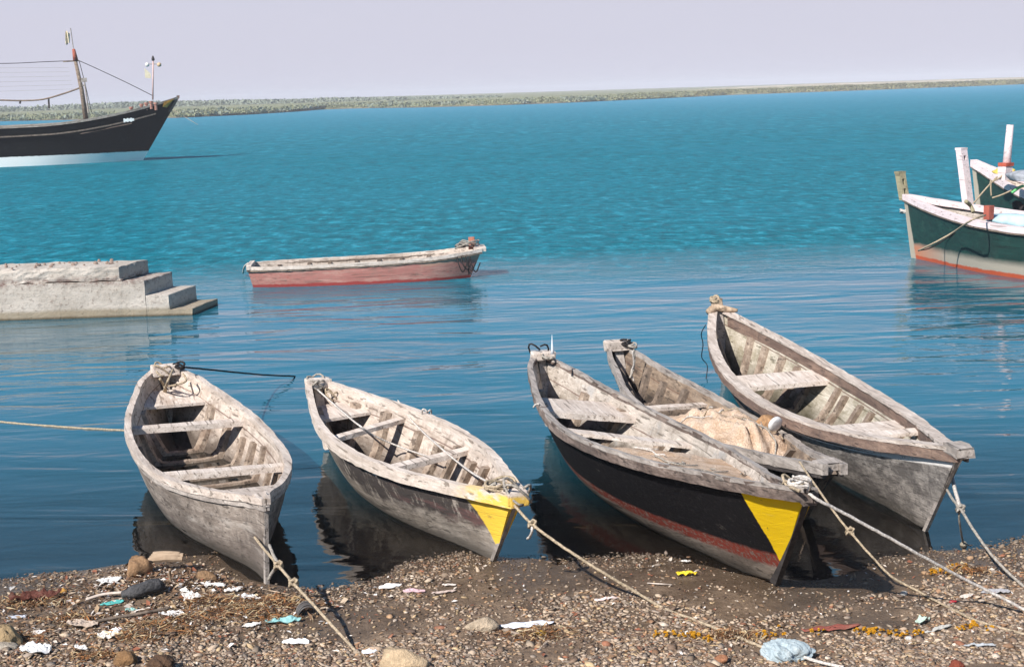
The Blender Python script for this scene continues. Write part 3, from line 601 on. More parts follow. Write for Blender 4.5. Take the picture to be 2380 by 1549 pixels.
def lump(name, c, size, mat, label=None, cat=None, group=None, seed=0, rough=.25, sub=3, rz=0.0, freq=1.3, flat=-.45):
    import bmesh
    bm = bmesh.new(); bmesh.ops.create_icosphere(bm, subdivisions=sub, radius=1)
    rs = np.random.default_rng(seed); off = rs.random(3)*50
    for v in bm.verts:
        p = v.co; n = float(fbm(p.x*freq+off[0]+p.z*1.7, p.y*freq+off[1]-p.z*1.3, 3))
        v.co = p*(1+rough*n*2)
        # flats, as broken stone has
        for k in range(5):
            dr = Vector(rs.normal(size=3)) if False else None
        if v.co.z < flat: v.co.z = flat
    cuts = [Vector(rs.normal(size=3)).normalized() for _ in range(7)]
    for v in bm.verts:
        for q in cuts:
            d = v.co.dot(q)-.72
            if d > 0: v.co -= q*d*.8
        v.co = Vector((v.co.x*size[0]/2, v.co.y*size[1]/2, v.co.z*size[2]/2))
    me = bpy.data.meshes.new(name); bm.to_mesh(me); bm.free(); o = bpy.data.objects.new(name, me); sc.collection.objects.link(o); me.materials.append(mat)
    o.location = c; o.rotation_euler = (0, 0, rz)
    me.polygons.foreach_set('use_smooth', [sub > 2]*len(me.polygons))
    if cat: tag(o, label, cat, group)
    return o
White_pl = plain('white_plastic', (.72, .71, .70), .5, .15, 20, .3)
fl = MB(); q = W(1802, 985, .50)
fl.tube([(-.02, 0, 0), (-.012, 0, 0), (.012, 0, 0), (.02, 0, 0)], [.05, .075, .075, .05], 18); o = fl.build('net_float', White_pl, None, True, loc=q); o.rotation_euler = (0, R(20), R(-60)); tag(o, 'white disc float lying on top of the net heap', 'float')
lump('stone', W(1783, 985, .42), (.2, .2, .18), plain('brown_net_clump', (.42, .24, .12), .95, .5, 25, .9, .02), 'brown tangled net clump beside the white float on the heap', 'net', seed=5).name = 'net_clump'
# --- boat 6: pink barge afloat
zx6 = lambda t: .10*max(0, (t-.6)/.4)**1.8
b = Boat('flat_boat', (-5.12, 27.72, .40), (-.56, 28.1, .47), .01, 0, [.50, .58, .62, .63, .60, .53, .42], (.42, .32), (-.45, -.5, -.45), (.2, .45), (.4, .12), rh=.07, rw=.04, o=.008, zx=zx6, floor=.06)
tag(b.root, 'faded pink flat boat with white gunwale floating alone in mid water', 'boat')
b.hull(H_pk, I_cream); b.rails(W_pale, rh=.06, rw=.035); b.rails(W_ribdark, rh=.03, rw=.04, o=-.004, lift=-.062, name='rubbing_strake')
for t in (.12, .25, .34, .46, .56, .66, .78): b.rib(t, W_ribdark, v1=.97, wd=.05, dp=.05)
block(b, 'transom_block', .01, 0, -.01, (.1, .9, .09), W_pale); block(b, 'bow_block', .985, 0, -.01, (.24, .6, .08), W_pale, dx=.03)
b.stem(W_ribdark, 1, .08, .06, -.05)
m_ = MB(); p = b.at(.985, 0, 0); m_.box(p+np.array([-.12, 0, .10]), (.12, .10, .24), jit=.01); m_.build('bow_post', plain('faded_red_post', (.52, .20, .13), .8, .4), b.root)
for k in range(5): lashing(b, .93, Rope_grey, 2, .10+.02*k, .012, lat=random.uniform(-.1, .1), up=.06+.02*k, dx=-.1+.05*k, name='rope_coil', tilt=.3)
for px, dz in ((1072, .1), (1082, .0), (1092, .05), (1102, .1)):
    strand(b, [WD(px-10, 596, 27.6), WD(px-6, 614, 27.45), WD(px+4, 626+dz*60, 27.45), WD(px+14, 610, 27.5)], .012, Rope_dark, 'hanging_line')
strand(b, [WD(1090, 600, 27.5), WD(1088, 615, 27.45), WD(1090, 638, 27.5)], .012, Rope_dark, 'hanging_line')
strand(b, [W(577, 612, .45), W(568, 620, .3), W(565, 634, .05)], .02, Rope_white, 'hanging_line')
B6 = b
# --- boat 7: green boat at right; S is its bow
b = Boat('fishing_boat', (8.147, 29.142, 1.279), (12.6, 20.6, 1.30), .36, .0, [.30, .593, .966, 1.02, .95, .6, .3], (.10, .2), (-.9, -1.0, -.9), (.38, .4), (.6, .30), rh=.10, rw=.11, o=.03, floor=.12)
tag(b.root, 'dark green fishing boat with orange waterline and short olive bow post with two holes', 'boat')
Pink_w = wood('pinkish_white_paint', (.82, .70, .70), (.72, .58, .57), (.50, .40, .37), stain=.3, drip=.3, grimeamt=.3)
b.hull(H_gr, I_grey); b.rails(Pink_w, rh=.10, rw=.15); b.rails(W_ribdark, rh=.03, rw=.05, o=-.005, lift=-.102, name='rubbing_strake')
Post_w = wood('grey_olive_post', (.42, .38, .24), (.30, .26, .16), (.1, .08, .05))
def post(b, t, dx, up0, up1, wd, tk, lean, mat, holes, name='stem_post'):
    m = MB(); base = b.at(t, 0, up0); V = []; rows = sorted(set([up0, up1]+[h for pr in holes for h in pr]))
    def P(up, y): return np.array((base[0]+dx+lean*(up-up0), base[1]+y, base[2]+up-up0))
    def seg(a, c, y0, y1):
        V = [P(a, y0), P(a, y1), P(c, y1), P(c, y0)]; V2 = [(q[0]-tk, q[1], q[2]) for q in V]; m.add(V+V2, [(0, 1, 2, 3), (7, 6, 5, 4), (0, 4, 5, 1), (1, 5, 6, 2), (2, 6, 7, 3), (3, 7, 4, 0)])
    for a, c in zip(rows[:-1], rows[1:]):
        if any(abs(a-h[0]) < 1e-6 for h in holes): seg(a, c, -wd/2, -wd/5); seg(a, c, wd/5, wd/2)
        else: seg(a, c, -wd/2, wd/2)
    m.box(P(up1+.02, 0)+np.array([-tk/2, 0, 0]), (tk*1.1, wd*1.08, .05)); return m.build(name, mat, b.root)
post(b, 0, .03, -.12, .42, .17, .13, -.26, Post_w, [(.0, .12), (.20, .31)])
b.stem(Pink_w, 0, .05, .06, -.16, out=.006)
lump('gear', b.at(.3, .0, -.06), (1.3, 1.0, .34), plain('pale_blue_tarp', (.42, .60, .66), .7, .2, 5, .5), seed=4, sub=3).parent = b.root
bpy.context.scene.objects['gear'].name = 'tarpaulin'
for t in (.42, .47, .52): b.plank(t, .10, .22, .05, W_grey)
lump('gear', b.at(.46, -.1, .02), (1.4, .9, .3), plain('grey_green_gear', (.20, .21, .17), .9, .5, 8, .8), seed=8, sub=3).parent = b.root
bpy.context.scene.objects['gear'].name = 'gear_heap'
for px, py, z in ((2298, 490, 1.1),):
    m_ = MB(); m_.box(b.loc(W(px, py+4, z)), (.13, .13, .26), jit=.008); m_.build('mooring_bitt', plain('red_brown_bitt', (.36, .09, .06), .8, .3), b.root)
strand(b, [W(2245, 468, 1.25), W(2256, 478, 1.15), W(2262, 492, 1.05)], .04, Post_w, 'tiller_stick')
strand(b, [W(2290, 500, 1.12), W(2257, 512, 1.08), W(2215, 540, .75), W(2170, 565, .55), W(2135, 582, .35)], .018, Rope_tan, 'painter_line')
strand(b, [W(2135, 582, .35), W(2160, 577, .40), W(2190, 560, .5), W(2220, 540, .7)], .012, Rope_dark, 'painter_line')
lashing(b, .0, Rope_white, 2, .10, .02, up=-.35, sx=1, name='bow_lashing')
B7 = b
# --- boat 8: behind, white prow
zx8 = lambda t: .40*max(0, 1-t/.28)**1.6
b = Boat('fishing_boat', (10.55, 32.3, 1.36), (15.1, 23.6, 1.22), .26, .0, [.22, .52, .95, 1.05, .95, .6, .3], (.10, .2), (-.9, -1.0, -.9), (.38, .4), (.6, .30), rh=.10, rw=.11, o=.03, floor=.12, zx=zx8)
tag(b.root, 'green fishing boat with tall white prow post and short mast, moored behind another boat', 'boat')
b.hull(H_gr, I_cream); b.rails(Pink_w, rh=.14, rw=.10); b.rails(W_ribdark, rh=.03, rw=.05, o=-.005, lift=-.142, name='rubbing_strake')
post(b, 0, .0, -1.25, .22, .19, .17, -.2, Pink_w, [(.0, .09)])
B8 = b
m_ = MB(); p0 = b.loc(WD(2338, 400, 29.4)); p1 = b.loc(WD(2348, 290, 29.4)); m_.tube([p0, p1], [.085, .07], 10); m_.build('mast', Pink_w, b.root, True)
m_ = MB(); m_.box(b.loc(WD(2338, 382, 29.35)), (.22, .22, .07)); m_.build('mast_collar', plain('red_collar', (.45, .09, .05), .7, .3), b.root)
m_ = MB(); m_.box(b.loc(WD(2336, 402, 29.35)), (.2, .2, .26), jit=.01); m_.build('mast_step', Pink_w, b.root)
lump('gear', b.loc(WD(2334, 399, 30.2)), (.55, .3, .18), plain('yellow_gear', (.65, .50, .10), .7, .2), seed=9).parent = b.root
bpy.context.scene.objects['gear'].name = 'yellow_bundle'
lump('gear', b.loc(WD(2388, 412, 28.6)), (1.0, .8, .26), plain('grey_tarp', (.35, .37, .40), .6, .4, 6, .7), seed=12).parent = b.root
bpy.context.scene.objects['gear'].name = 'grey_tarpaulin'
for pts in ([(2318, 410), (2290, 440), (2258, 478)], [(2303, 418), (2303, 440), (2304, 455)], [(2366, 435), (2330, 452), (2306, 460)], [(2336, 398), (2325, 412), (2300, 425)]):
    strand(b, [WD(x, y, 29.3) for x, y in pts], .018, Rope_tan, 'rigging_line')
strand(b, [WD(2352, 448, 28.8), WD(2368, 436, 28.9), WD(2378, 432, 29.0)], .03, plain('green_cord', (.15, .55, .2), .6), 'green_cord')
for k in (0,): lashing(b, .24, Rope_dark, 2, .35, .08, lat=b.w(.24)+.02, up=-.55, sy=.25, tilt=1.0, name='tyre_fender')
# --- boat 9: dhow
zx9 = lambda t: .95*max(0, (t-.62)/.38)**1.7
DS = (-41.2, 85.9, 2.75); DB = (-20.45, 90.7, 2.92)
b = Boat('sailing_dhow', DS, DB, .45, .0, [1.3, 1.9, 2.4, 2.5, 2.2, 1.45, .75], (.8, .10), (-2.6, -3.0, -2.6), (1.0, 4.15), (.8, .26), th=.08, o=.04, rh=.16, rw=.2, floor=.3, zx=zx9)
tag(b.root, 'large black sailing dhow with white waterline band and leaning mast, anchored off the far shore', 'ship')
b.hull(H_dh, W_brownin, NT=70); b.rails(W_greyin, rh=.10, rw=.16, top=.04); b.rails(W_ribdark, rh=.08, rw=.1, o=.03, lift=-.55, name='rubbing_strake', t1=.93)
b.deck(.05, .86, .75, W_brownrail, 'deck', .06)
Dred = plain('dull_red_paint', (.38, .10, .06), .8, .4, 10); Dyel = plain('yellow_paint', (.62, .27, .03), .7, .3, 4)
b.stem(W_brownrail, 1, .3, .16, .08, vmin=.86, out=.03)
for sd in (1, -1):
    V = [b.at(.955, sd*(b.w(.955)+.03), -.02), b.at(.985, sd*(b.w(.985)+.03), -.02), b.at(.975, sd*(b.w(.975)+.03), -.50, b.ax(.985, .88)), b.at(.95, sd*(b.w(.95)+.03), -.30)]
    V += [q+np.array([0, -sd*.02, 0]) for q in V]; mesh('bow_mark', V, [(0, 1, 2, 3), (7, 6, 5, 4), (0, 4, 5, 1), (1, 5, 6, 2), (2, 6, 7, 3), (3, 7, 4, 0)], Dyel, b.root)
def dpt(px, py, y=89.0): return b.loc(WD(px, py, y))
m_ = MB(); m_.tube([dpt(203, 300), dpt(190, 210), dpt(175, 140)], [.16, .13, .10], 10); m_.build('mast', W_brownin, b.root, True)
m_ = MB(); m_.tube([dpt(176, 141), dpt(171, 114)], [.16, .09], 10); m_.build('mast_head', Dred, b.root, True)
m_ = MB(); m_.tube([dpt(171, 116), dpt(164, 66)], .03, 6); m_.build('flag_pole', W_grey, b.root)
V = []
for i in range(7):
    for j in range(9): p = dpt(lerp(162, 152 if i else 152, j/8)+0*i, lerp(74, 102, i/6)+3*math.sin(j*.8+i*.6)); V.append(p+np.array([0, .10*math.sin(j*1.2+i*.5), 0]))
V = V+[v+np.array([0, .02, 0]) for v in V]; n_ = 63
mesh('flag', V, [(i*9+j, i*9+j+1, i*9+j+10, i*9+j+9) for i in range(6) for j in range(8)]+[(n_+i*9+j+9, n_+i*9+j+10, n_+i*9+j+1, n_+i*9+j) for i in range(6) for j in range(8)], plain('cream_flag', (.72, .62, .45), .9, .2), b.root, True)
m_ = MB(); m_.tube([dpt(147, 143.5), dpt(184, 141.5)], .04, 6); m_.build('spreader', W_brownin, b.root)
m_ = MB(); m_.tube(bez([dpt(-20, 236), dpt(0, 233), dpt(50, 234), dpt(100, 231), dpt(150, 217), dpt(184, 205)], 5), .055, 6); m_.build('yard_boom', W_brownin, b.root, True)
for a, c in (((113, 229), (114, 252)), ((48, 233), (46, 241))): MB().tube([dpt(*a), dpt(*c)], .06, 6).build('hanging_block', W_black, b.root)
for pts in ([(-20, 148), (40, 147), (100, 144), (172, 141)], [(183, 141), (215, 155), (290, 190), (354, 222)], [(184, 141), (199, 200), (213, 262)], [(172, 128), (184, 180), (196, 258)]):
    MB().tube(bez([dpt(*q) for q in pts], 4), .022, 5).build('rigging_line', Rope_dark, b.root)
for i in range(6): MB().tube([dpt(-20, 158+i*11), dpt(160+i*2, 157+i*10)], .006, 4).build('rigging_line', Rope_grey, b.root)
m_ = MB(); m_.tube([dpt(196, 188), dpt(206, 262)], .05, 6); m_.box(dpt(195, 186), (.35, .1, .25)); m_.tube([dpt(184, 203), dpt(196, 198)], .05, 6); m_.build('derrick', W_grey, b.root)
m_ = MB(); m_.tube([dpt(355, 232, 90), dpt(356, 140, 90)], .05, 8); m_.build('lamp_pole', plain('pale_pink_pole', (.62, .42, .38), .7, .2), b.root, True)
MB().tube([dpt(343, 149, 90), dpt(370, 149, 90)], .03, 6).build('lamp_arm', W_grey, b.root)
for px, c in ((342, (.75, .72, .66)), (370, (.6, .42, .25))):
    m_ = MB(); p = dpt(px, 150, 90); m_.tube([p+np.array([0, 0, -.14]), p+np.array([0, 0, -.08]), p+np.array([0, 0, .06]), p+np.array([0, 0, .12])], [.05, .14, .13, .04], 10); m_.build('deck_lamp', plain('lamp_enamel', c, .5, .1), b.root, True)
p = dpt(356, 141, 90); MB().tube([p, p+np.array([0, 0, .1]), p+np.array([0, 0, .3])], [.09, .1, .03], 8).build('pole_cap', W_black, b.root, True)
p = dpt(350, 171, 90); mesh('pennant', [p, p+np.array([-.35, .03, .35]), p+np.array([-.35, .05, -.25]), p+np.array([0, .02, -.3])], [(0, 1, 2, 3)], plain('pale_yellow_cloth', (.65, .58, .42), .9, .2), b.root)
for px, py in ((305, 253), (329, 246), (340, 243), (351, 240), (362, 243)):
    p = dpt(px, py, 89.4); m_ = MB(); m_.tube([p+np.array([0, 0, -.35]), p+np.array([0, 0, .0]), p+np.array([0, 0, .01]), p+np.array([0, 0, .13])], [.09, .09, .13, .13], 8); m_.build('bollard', plain('pale_red_paint', (.42, .20, .15), .8, .4), b.root)
# faint white lettering strokes on the bow plank
m_ = MB()
for k in range(9):
    a = b.at(.862+k*.0016*1.6, b.w(.862)+.1, -.62); m_.box(b.loc(WD(289+k*2.6, 280-.25*k, 88.0)), (.10, .03, .16 if k % 3 else .24))
o = m_.build('name_lettering', plain('white_letter_paint', (.62, .66, .66), .8), b.root)
B9 = b
# ------------------------------------------------------------------ jetty
def jetty():
    root = empty('stone_jetty', (-6.5, 24.5, 0)); tag(root, 'pale concrete jetty with four steps going down into the water', 'jetty')
    m = M_('jetty_concrete'); x, y, z = m.xyz(); n = m.noise((1.2, 1.2, 1.6), 6, .7); f = m.noise((14, 14, 14), 6, .75); g = m.noise((3.5, 3.5, 9), 5, .75)
    c = m.mix(m.mapr(n, .36, .64), (.41, .36, .305), (.57, .51, .445)); c = m.mix(m.mapr(f, .53, .66, 0, .8), c, (.17, .125, .10)); c = m.mix(m.mapr(g, .58, .70, 0, .6), c, (.25, .19, .155))
    band = m.math('MULTIPLY', m.mapr(z, .52, .60), m.mapr(z, .74, .64)); c = m.mix(m.math('MULTIPLY', band, m.mapr(m.noise((7, 7, 12), 6, .8), .44, .58)), c, (.20, .13, .11))
    tidal = m.mapr(m.math('ADD', z, m.math('MULTIPLY', n, .05)), .20, .14); c = m.mix(m.math('MULTIPLY', tidal, .8), c, (.27, .215, .14)); wet = m.mapr(m.math('ADD', z, m.math('MULTIPLY', n, .04)), .07, .03); c = m.mix(wet, c, (.10, .075, .045))
    h = m.math('ADD', m.math('MULTIPLY', f, .8), g); mat = m.done(c, .9, m.bump(h, .7, .025))
    def slab(name, x1, z0, z1, sk, y0=24.0, x0=-15.0, dy=1.15, seed=0, rough=.016, n=(90, 8, 5)):
        # subdivided slab with broken edges
        nx, ny, nz_ = n; V = []; Fc = []; idx = {}
        def vid(i, j, k):
            key = (i, j, k)
            if key not in idx:
                X = lerp(x0, x1, i/nx); Y = y0+dy*j/ny; Z = lerp(z0, z1, k/nz_); X += sk*j/ny*(i/nx if x1-x0 > 2 else 1)
                e = (i in (0, nx))+(j in (0, ny))+(k in (0, nz_)); q = rough*(2.2 if e > 1 else 1)
                X += q*float(fbm(Y*5+seed+Z*7, X*5, 3)); Y += q*float(fbm(X*4+seed, Z*9, 3))*(1.4 if j == 0 else 1); Z += q*.9*float(fbm(X*6, Y*6+seed, 3))
                if e > 1 and (k == nz_ or i == nx) and k > 0:
                    X -= .012 if i == nx else 0; Y += .012 if (j == 0 and z1 > .8) else 0; Z -= .010 if k == nz_ else 0
                idx[key] = len(V); V.append((X+6.5, Y-24.5, Z))
            return idx[key]
        for i in range(nx):
            for j in range(ny): Fc += [[vid(i, j, nz_), vid(i+1, j, nz_), vid(i+1, j+1, nz_), vid(i, j+1, nz_)]]
            for k in range(nz_): Fc += [[vid(i, 0, k), vid(i+1, 0, k), vid(i+1, 0, k+1), vid(i, 0, k+1)], [vid(i+1, ny, k), vid(i, ny, k), vid(i, ny, k+1), vid(i+1, ny, k+1)]]
        for j in range(ny):
            for k in range(nz_): Fc += [[vid(nx, j, k), vid(nx, j+1, k), vid(nx, j+1, k+1), vid(nx, j, k+1)]]
        mesh(name, V, Fc, mat, root, False)
    slab('coping', -6.62, .622, .865, .23, y0=24.02, seed=1, dy=1.0, rough=.02)
    for nm, xa, xb, zt, sd, dd in (('wall', -15.0, -6.60, .62, 9, 0), ('step', -6.62, -6.21, .62, 9, .002), ('step', -6.215, -5.81, .37, 17, .004), ('step', -5.815, -5.43, .12, 25, .006)):
        slab(nm, xb, -.8, zt-dd*.5, .21, y0=24.0-dd, x0=xa, seed=sd, rough=.007, dy=1.15+dd*2, n=(90 if nm == 'wall' else 10, 8, 9))
    st = plain('jetty_debris', (.30, .22, .18), .95, .5, 20)
    for i in range(26):
        px = random.uniform(5, 400); 
        if px > 390: continue
        X = -8.85+px/390*2.2; lump('rubble_chip', (X+6.5, random.uniform(-.45, .4), .88), (random.uniform(.03, .09),)*3, st, seed=i, sub=1).parent = root
jetty()
# ------------------------------------------------------------------ far shore
SH = [(-420, 330), (-260, 345), (-170, 350), (-124, 352), (-95, 330), (-71, 314), (-62, 330), (-57, 359), (-55, 405), (-45, 415), (-38, 407), (-25, 385), (-8, 376), (14.6, 388), (45, 440), (78, 498), (150, 545), (221, 612), (300, 690), (420, 820), (700, 1150)]
def shore():
    SHa = np.array(SH, float); seg = np.r_[0, np.cumsum(np.hypot(*np.diff(SHa, axis=0).T))]; N = 420; s = np.linspace(0, seg[-1], N)
    X = np.interp(s, seg, SHa[:, 0]); Y = np.interp(s, seg, SHa[:, 1]); X += 2.0*fbm(s/14, s*0, 3); Y += 3.0*fbm(s/11, s*0+3, 3)
    right = sstep(-30, 130, X)
    off = [-3, 0, 1.5, 5, 12, 22, 40, 80, 160, 400, 1400]; V = []
    for i in range(N):
        for k, o_ in enumerate(off):
            hz = [(-.6), 0.02, .3, .6, lerp(.75, 1.5, right[i]), lerp(.9, 2.3, right[i]), lerp(1.0, 2.9, right[i]), lerp(1.1, 2.7, right[i]), 1.4, 1.6, 1.8][k]
            V.append((X[i]+o_*.10, Y[i]+o_, hz+(.25*float(fbm(s[i]/9, o_/9, 3)) if 1 < k < 8 else 0)))
    K = len(off); Fc = [(i*K+k, (i+1)*K+k, (i+1)*K+k+1, i*K+k+1) for i in range(N-1) for k in range(K-1)]
    m = M_('far_shore_sand'); n = m.noise((.06, .06, .06), 5, .7); f = m.noise((.5, .25, .5), 5, .7); x, y, z = m.xyz()
    c = m.mix(m.mapr(n, .4, .6), (.42, .36, .27), (.55, .48, .38)); gr = m.math('MULTIPLY', m.mapr(f, .35, .5), m.mapr(m.math('ADD', z, n), 2.9, 2.4)); c = m.mix(gr, c, (.16, .18, .075)); c = m.mix(m.mapr(z, .3, .1), c, (.16, .13, .10))
    tag(mesh('far_bank', V, Fc, m.done(c, .95), None, True), kind='structure')
    # scrub: leaf tufts in clumps
    def scrub(name, nclump, offr, hts, sel, mat, label, size, per=16, wid=1.5):
        V = []; Fc = []; cnt = 0
        while cnt < nclump:
            ss = random.uniform(0, seg[-1]); x = np.interp(ss, seg, SHa[:, 0]); y = np.interp(ss, seg, SHa[:, 1]); o_ = random.uniform(*offr)
            if not sel(x) or abs(x) > .42*y+30: continue
            dens = float(fbm(ss/20, o_/12, 3)); 
            if dens < -.12 and random.random() < .75: continue
            cnt += 1; r = float(np.interp(x, [-30, 130], [0, 1])); g = float(np.interp(o_, [0, 5, 12, 22, 40, 80], [.1, .6, lerp(.75, 1.5, r), lerp(.9, 2.3, r), lerp(1, 2.9, r), lerp(1.1, 2.7, r)]))
            hh = random.uniform(*hts)*(.8+.8*max(dens, 0)); ww = wid*random.uniform(.6, 1.5); cx = x+o_*.1; cy = y+o_
            for q in range(per):
                a = random.uniform(0, 6.28); rr = ww*math.sqrt(random.random()); zz = g+hh*(1-.55*(rr/ww)**2)*random.uniform(.15, 1); c = Vector((cx+rr*math.cos(a), cy+rr*math.sin(a), zz)); n0 = len(V)
                d1 = Vector([random.gauss(0, 1) for _ in range(3)]).normalized()*size*random.uniform(.6, 1.4); d2 = Vector([random.gauss(0, 1) for _ in range(3)]).normalized()*size*random.uniform(.4, 1)
                V += [c-d1, c+d2, c+d1, c-d2]; Fc.append((n0, n0+1, n0+2, n0+3))
        o = mesh(name, V, Fc, mat); tag(o, label, 'scrub', None, 'stuff'); return o
    g1 = plain('hazed_scrub_leaves', (.25, .265, .15), .9, .25, .35, 0); g2 = plain('hazed_dark_scrub_leaves', (.22, .25, .19), .9, .2, .2, 0)  # both leaf colours paled to paint in the distance haze
    scrub('shore_scrub', 2600, (1, 16), (.35, 1.1), lambda x: x < 60, g1, 'low green scrub along the far left and middle shore', .3, 28)
    scrub('shore_scrub', 2600, (1, 15), (.2, .5), lambda x: x >= 30, plain('dry_scrub_leaves', (.20, .19, .085), .85, .5, .3, 0), 'dry olive scrub on the slope of the sandy spit to the right', .5)
    scrub('mangrove_bushes', 150, (2, 9), (.7, 1.3), lambda x: x < 30, g2, 'darker rounded mangrove bushes scattered at the far water edge', .5, 40, 1.8)
    # distant row
    V = []; Fc = []
    for i in range(16000):
        x = random.uniform(-330, 0); y = random.uniform(560, 640); hh = 2.0+1.2*float(fbm(x/28, 0, 4))+.5*float(fbm(x/6, 3, 2)); hh *= float(np.interp(x, [-330, -60, -25, 0], [1.25, 1.0, .6, .2])); 
        c = Vector((x, y, 1.0+max(hh, .3)*random.random()**.7)); n0 = len(V)
        d1 = Vector([random.gauss(0, 1) for _ in range(3)]).normalized()*random.uniform(.4, .9); d2 = Vector([random.gauss(0, 1) for _ in range(3)]).normalized()*random.uniform(.3, .8)
        V += [c-d1, c+d2, c+d1, c-d2]; Fc.append((n0, n0+1, n0+2, n0+3))
    tag(mesh('distant_treeline', V, Fc, g2), 'hazy band of trees far behind the left shore', 'trees', None, 'stuff')
shore()
# ------------------------------------------------------------------ pebbles
import bmesh
def pebbles():
    bm = bmesh.new(); bmesh.ops.create_icosphere(bm, subdivisions=1, radius=1); bv = np.array([v.co[:] for v in bm.verts]); bf = np.array([[v.index for v in q.verts] for q in bm.faces]); bm.free()
    pal = np.array([(.52, .44, .36), (.40, .32, .25), (.25, .18, .135), (.55, .47, .38), (.34, .21, .13), (.38, .33, .29), (.16, .12, .10), (.46, .31, .19), (.70, .63, .56), (.34, .15, .09), (.56, .44, .28)])
    pw = np.array([5, 5, 4, 2.6, 2.4, 4, 3, 2, .8, .7, 2]); pw = pw/pw.sum()
    P = []; 
    N = 30000; x = rng.uniform(-4.4, 4.6, N*3); y = 8.0+(rng.random(N*3)**1.15)*3.5; ys = np.interp(x, SX, SY); d = ys-y
    dens = np.clip(.22+.50*sstep(0.3, 1.7, d)+1.5*fbm(x*1.3+3, y*2.0, 4), .05, 1)*(d > -.12)
    keep = (rng.random(N*3) < dens) & (np.abs(x) < .40*y+.35); x = x[keep][:N]; y = y[keep][:N]; d = d[keep][:N]; n = len(x)
    r = .0075+.011*rng.random(n)**2.2+(rng.random(n) < .012)*.016; r *= np.where(d < .5, .75, 1.0)
    z = ground_h(x, y)
    sc3 = np.stack([rng.uniform(.9, 1.9, n), rng.uniform(.65, 1.25, n), rng.uniform(.28, .62, n)], 1)*r[:, None]
    V = bv[None]*(1+rng.uniform(-.28, .28, (n, len(bv), 1))); V = V*sc3[:, None, :]
    a = rng.uniform(0, 2*np.pi, n); ca, sa = np.cos(a)[:, None], np.sin(a)[:, None]; tl = rng.normal(0, .25, n)[:, None]
    X = V[..., 0]*ca-V[..., 1]*sa; Y = V[..., 0]*sa+V[..., 1]*ca; Z = V[..., 2]+tl*V[..., 0]
    V = np.stack([X+x[:, None], Y+y[:, None], Z+z[:, None]+r[:, None]*.25], -1)
    col = pal[rng.choice(len(pal), n, p=pw)]*rng.uniform(.50, 1.15, (n, 1))*np.array([1.03, .94, .84]); wet = np.clip(1-d/.5, 0, 1)[:, None]; col = col*(1-.45*wet)
    nv = len(bv); VV = V.reshape(-1, 3); FF = (bf[None]+(np.arange(n)*nv)[:, None, None]).reshape(-1, 3)
    me = bpy.data.meshes.new('pebbles'); me.vertices.add(len(VV)); me.vertices.foreach_set('co', VV.ravel()); me.loops.add(FF.size); me.loops.foreach_set('vertex_index', FF.ravel()); me.polygons.add(len(FF)); me.polygons.foreach_set('loop_start', np.arange(0, FF.size, 3)); me.polygons.foreach_set('loop_total', np.full(len(FF), 3)); me.update(calc_edges=True)
    ca_ = me.color_attributes.new('tone', 'FLOAT_COLOR', 'POINT'); c4 = np.ones((len(VV), 4)); c4[:, :3] = np.repeat(col, nv, 0); ca_.data.foreach_set('color', c4.ravel())
    m = M_('pebble_stone'); at = m.n.new('ShaderNodeAttribute'); at.attribute_name = 'tone'; nn = m.noise((60, 60, 60), 4, .7)
    c = m.mix(m.mapr(nn, .4, .65, 0, .5), at.outputs['Color'], (.12, .09, .07)); me.materials.append(m.done(c, .75, m.bump(nn, .6, .004), .4))
    o = bpy.data.objects.new('pebbles', me); sc.collection.objects.link(o); tag(o, 'mixed small pebbles and shell bits strewn over the muddy beach', 'pebbles', None, 'stuff')
    # rotted leaf litter, straw and shell flakes
    V = []; Fc = []; cols = []; pal2 = [(.17, .10, .06), (.24, .15, .085), (.11, .07, .045), (.34, .24, .15), (.42, .33, .24), (.07, .05, .04), (.20, .12, .07), (.13, .085, .06), (.55, .48, .41), (.24, .09, .05), (.10, .065, .04), (.16, .10, .06), (.70, .66, .62)]
    CL = [(random.gauss(-2.7, .8), random.gauss(9.6, .55)) for _ in range(12)]
    for i in range(10000):
        left = random.random() < .62
        if left:
            if random.random() < .55: k_ = random.choice(CL); X_ = random.gauss(k_[0], .22); Y_ = random.gauss(k_[1], .10)
            else: X_ = random.gauss(-2.9, .9); Y_ = random.gauss(9.7, .65)
        else: X_ = random.uniform(-4.3, 4.5); Y_ = random.uniform(8.1, 11.2)
        dd = float(np.interp(X_, SX, SY))-Y_
        if dd < .02 or abs(X_) > .42*Y_+.3 or Y_ < 8: continue
        Z_ = float(ground_h(X_, Y_))+random.uniform(.004, .018); L_ = random.uniform(.008, .022)*random.choice([1, 1, 1, 1.6])*(1.25 if left else .8); w_ = L_*random.uniform(.12, .55); a = random.uniform(0, 6.28); t_ = random.gauss(0, .3)
        dx = Vector((math.cos(a), math.sin(a), t_))*L_; dy = Vector((-math.sin(a), math.cos(a), random.gauss(0, .5)))*w_; c = Vector((X_, Y_, Z_)); n0 = len(V)
        V += [c-dx, c-dy+Vector((0, 0, .004)), c+dx, c+dy+Vector((0, 0, .003))]; Fc.append((n0, n0+1, n0+2, n0+3)); cols += [random.choice(pal2)]*4
    SP = [G(*q) for q in ((100, 1404), (60, 1395), (455, 1440), (400, 1470), (620, 1440), (640, 1400), (300, 1480), (15, 1480), (350, 1455), (170, 1440), (480, 1400), (560, 1420), (1250, 1475), (1700, 1480), (2240, 1330), (230, 1530), (660, 1410))]
    pal3 = [(.30, .13, .045), (.16, .07, .03), (.40, .27, .14), (.09, .05, .03), (.22, .12, .06), (.50, .40, .25)]
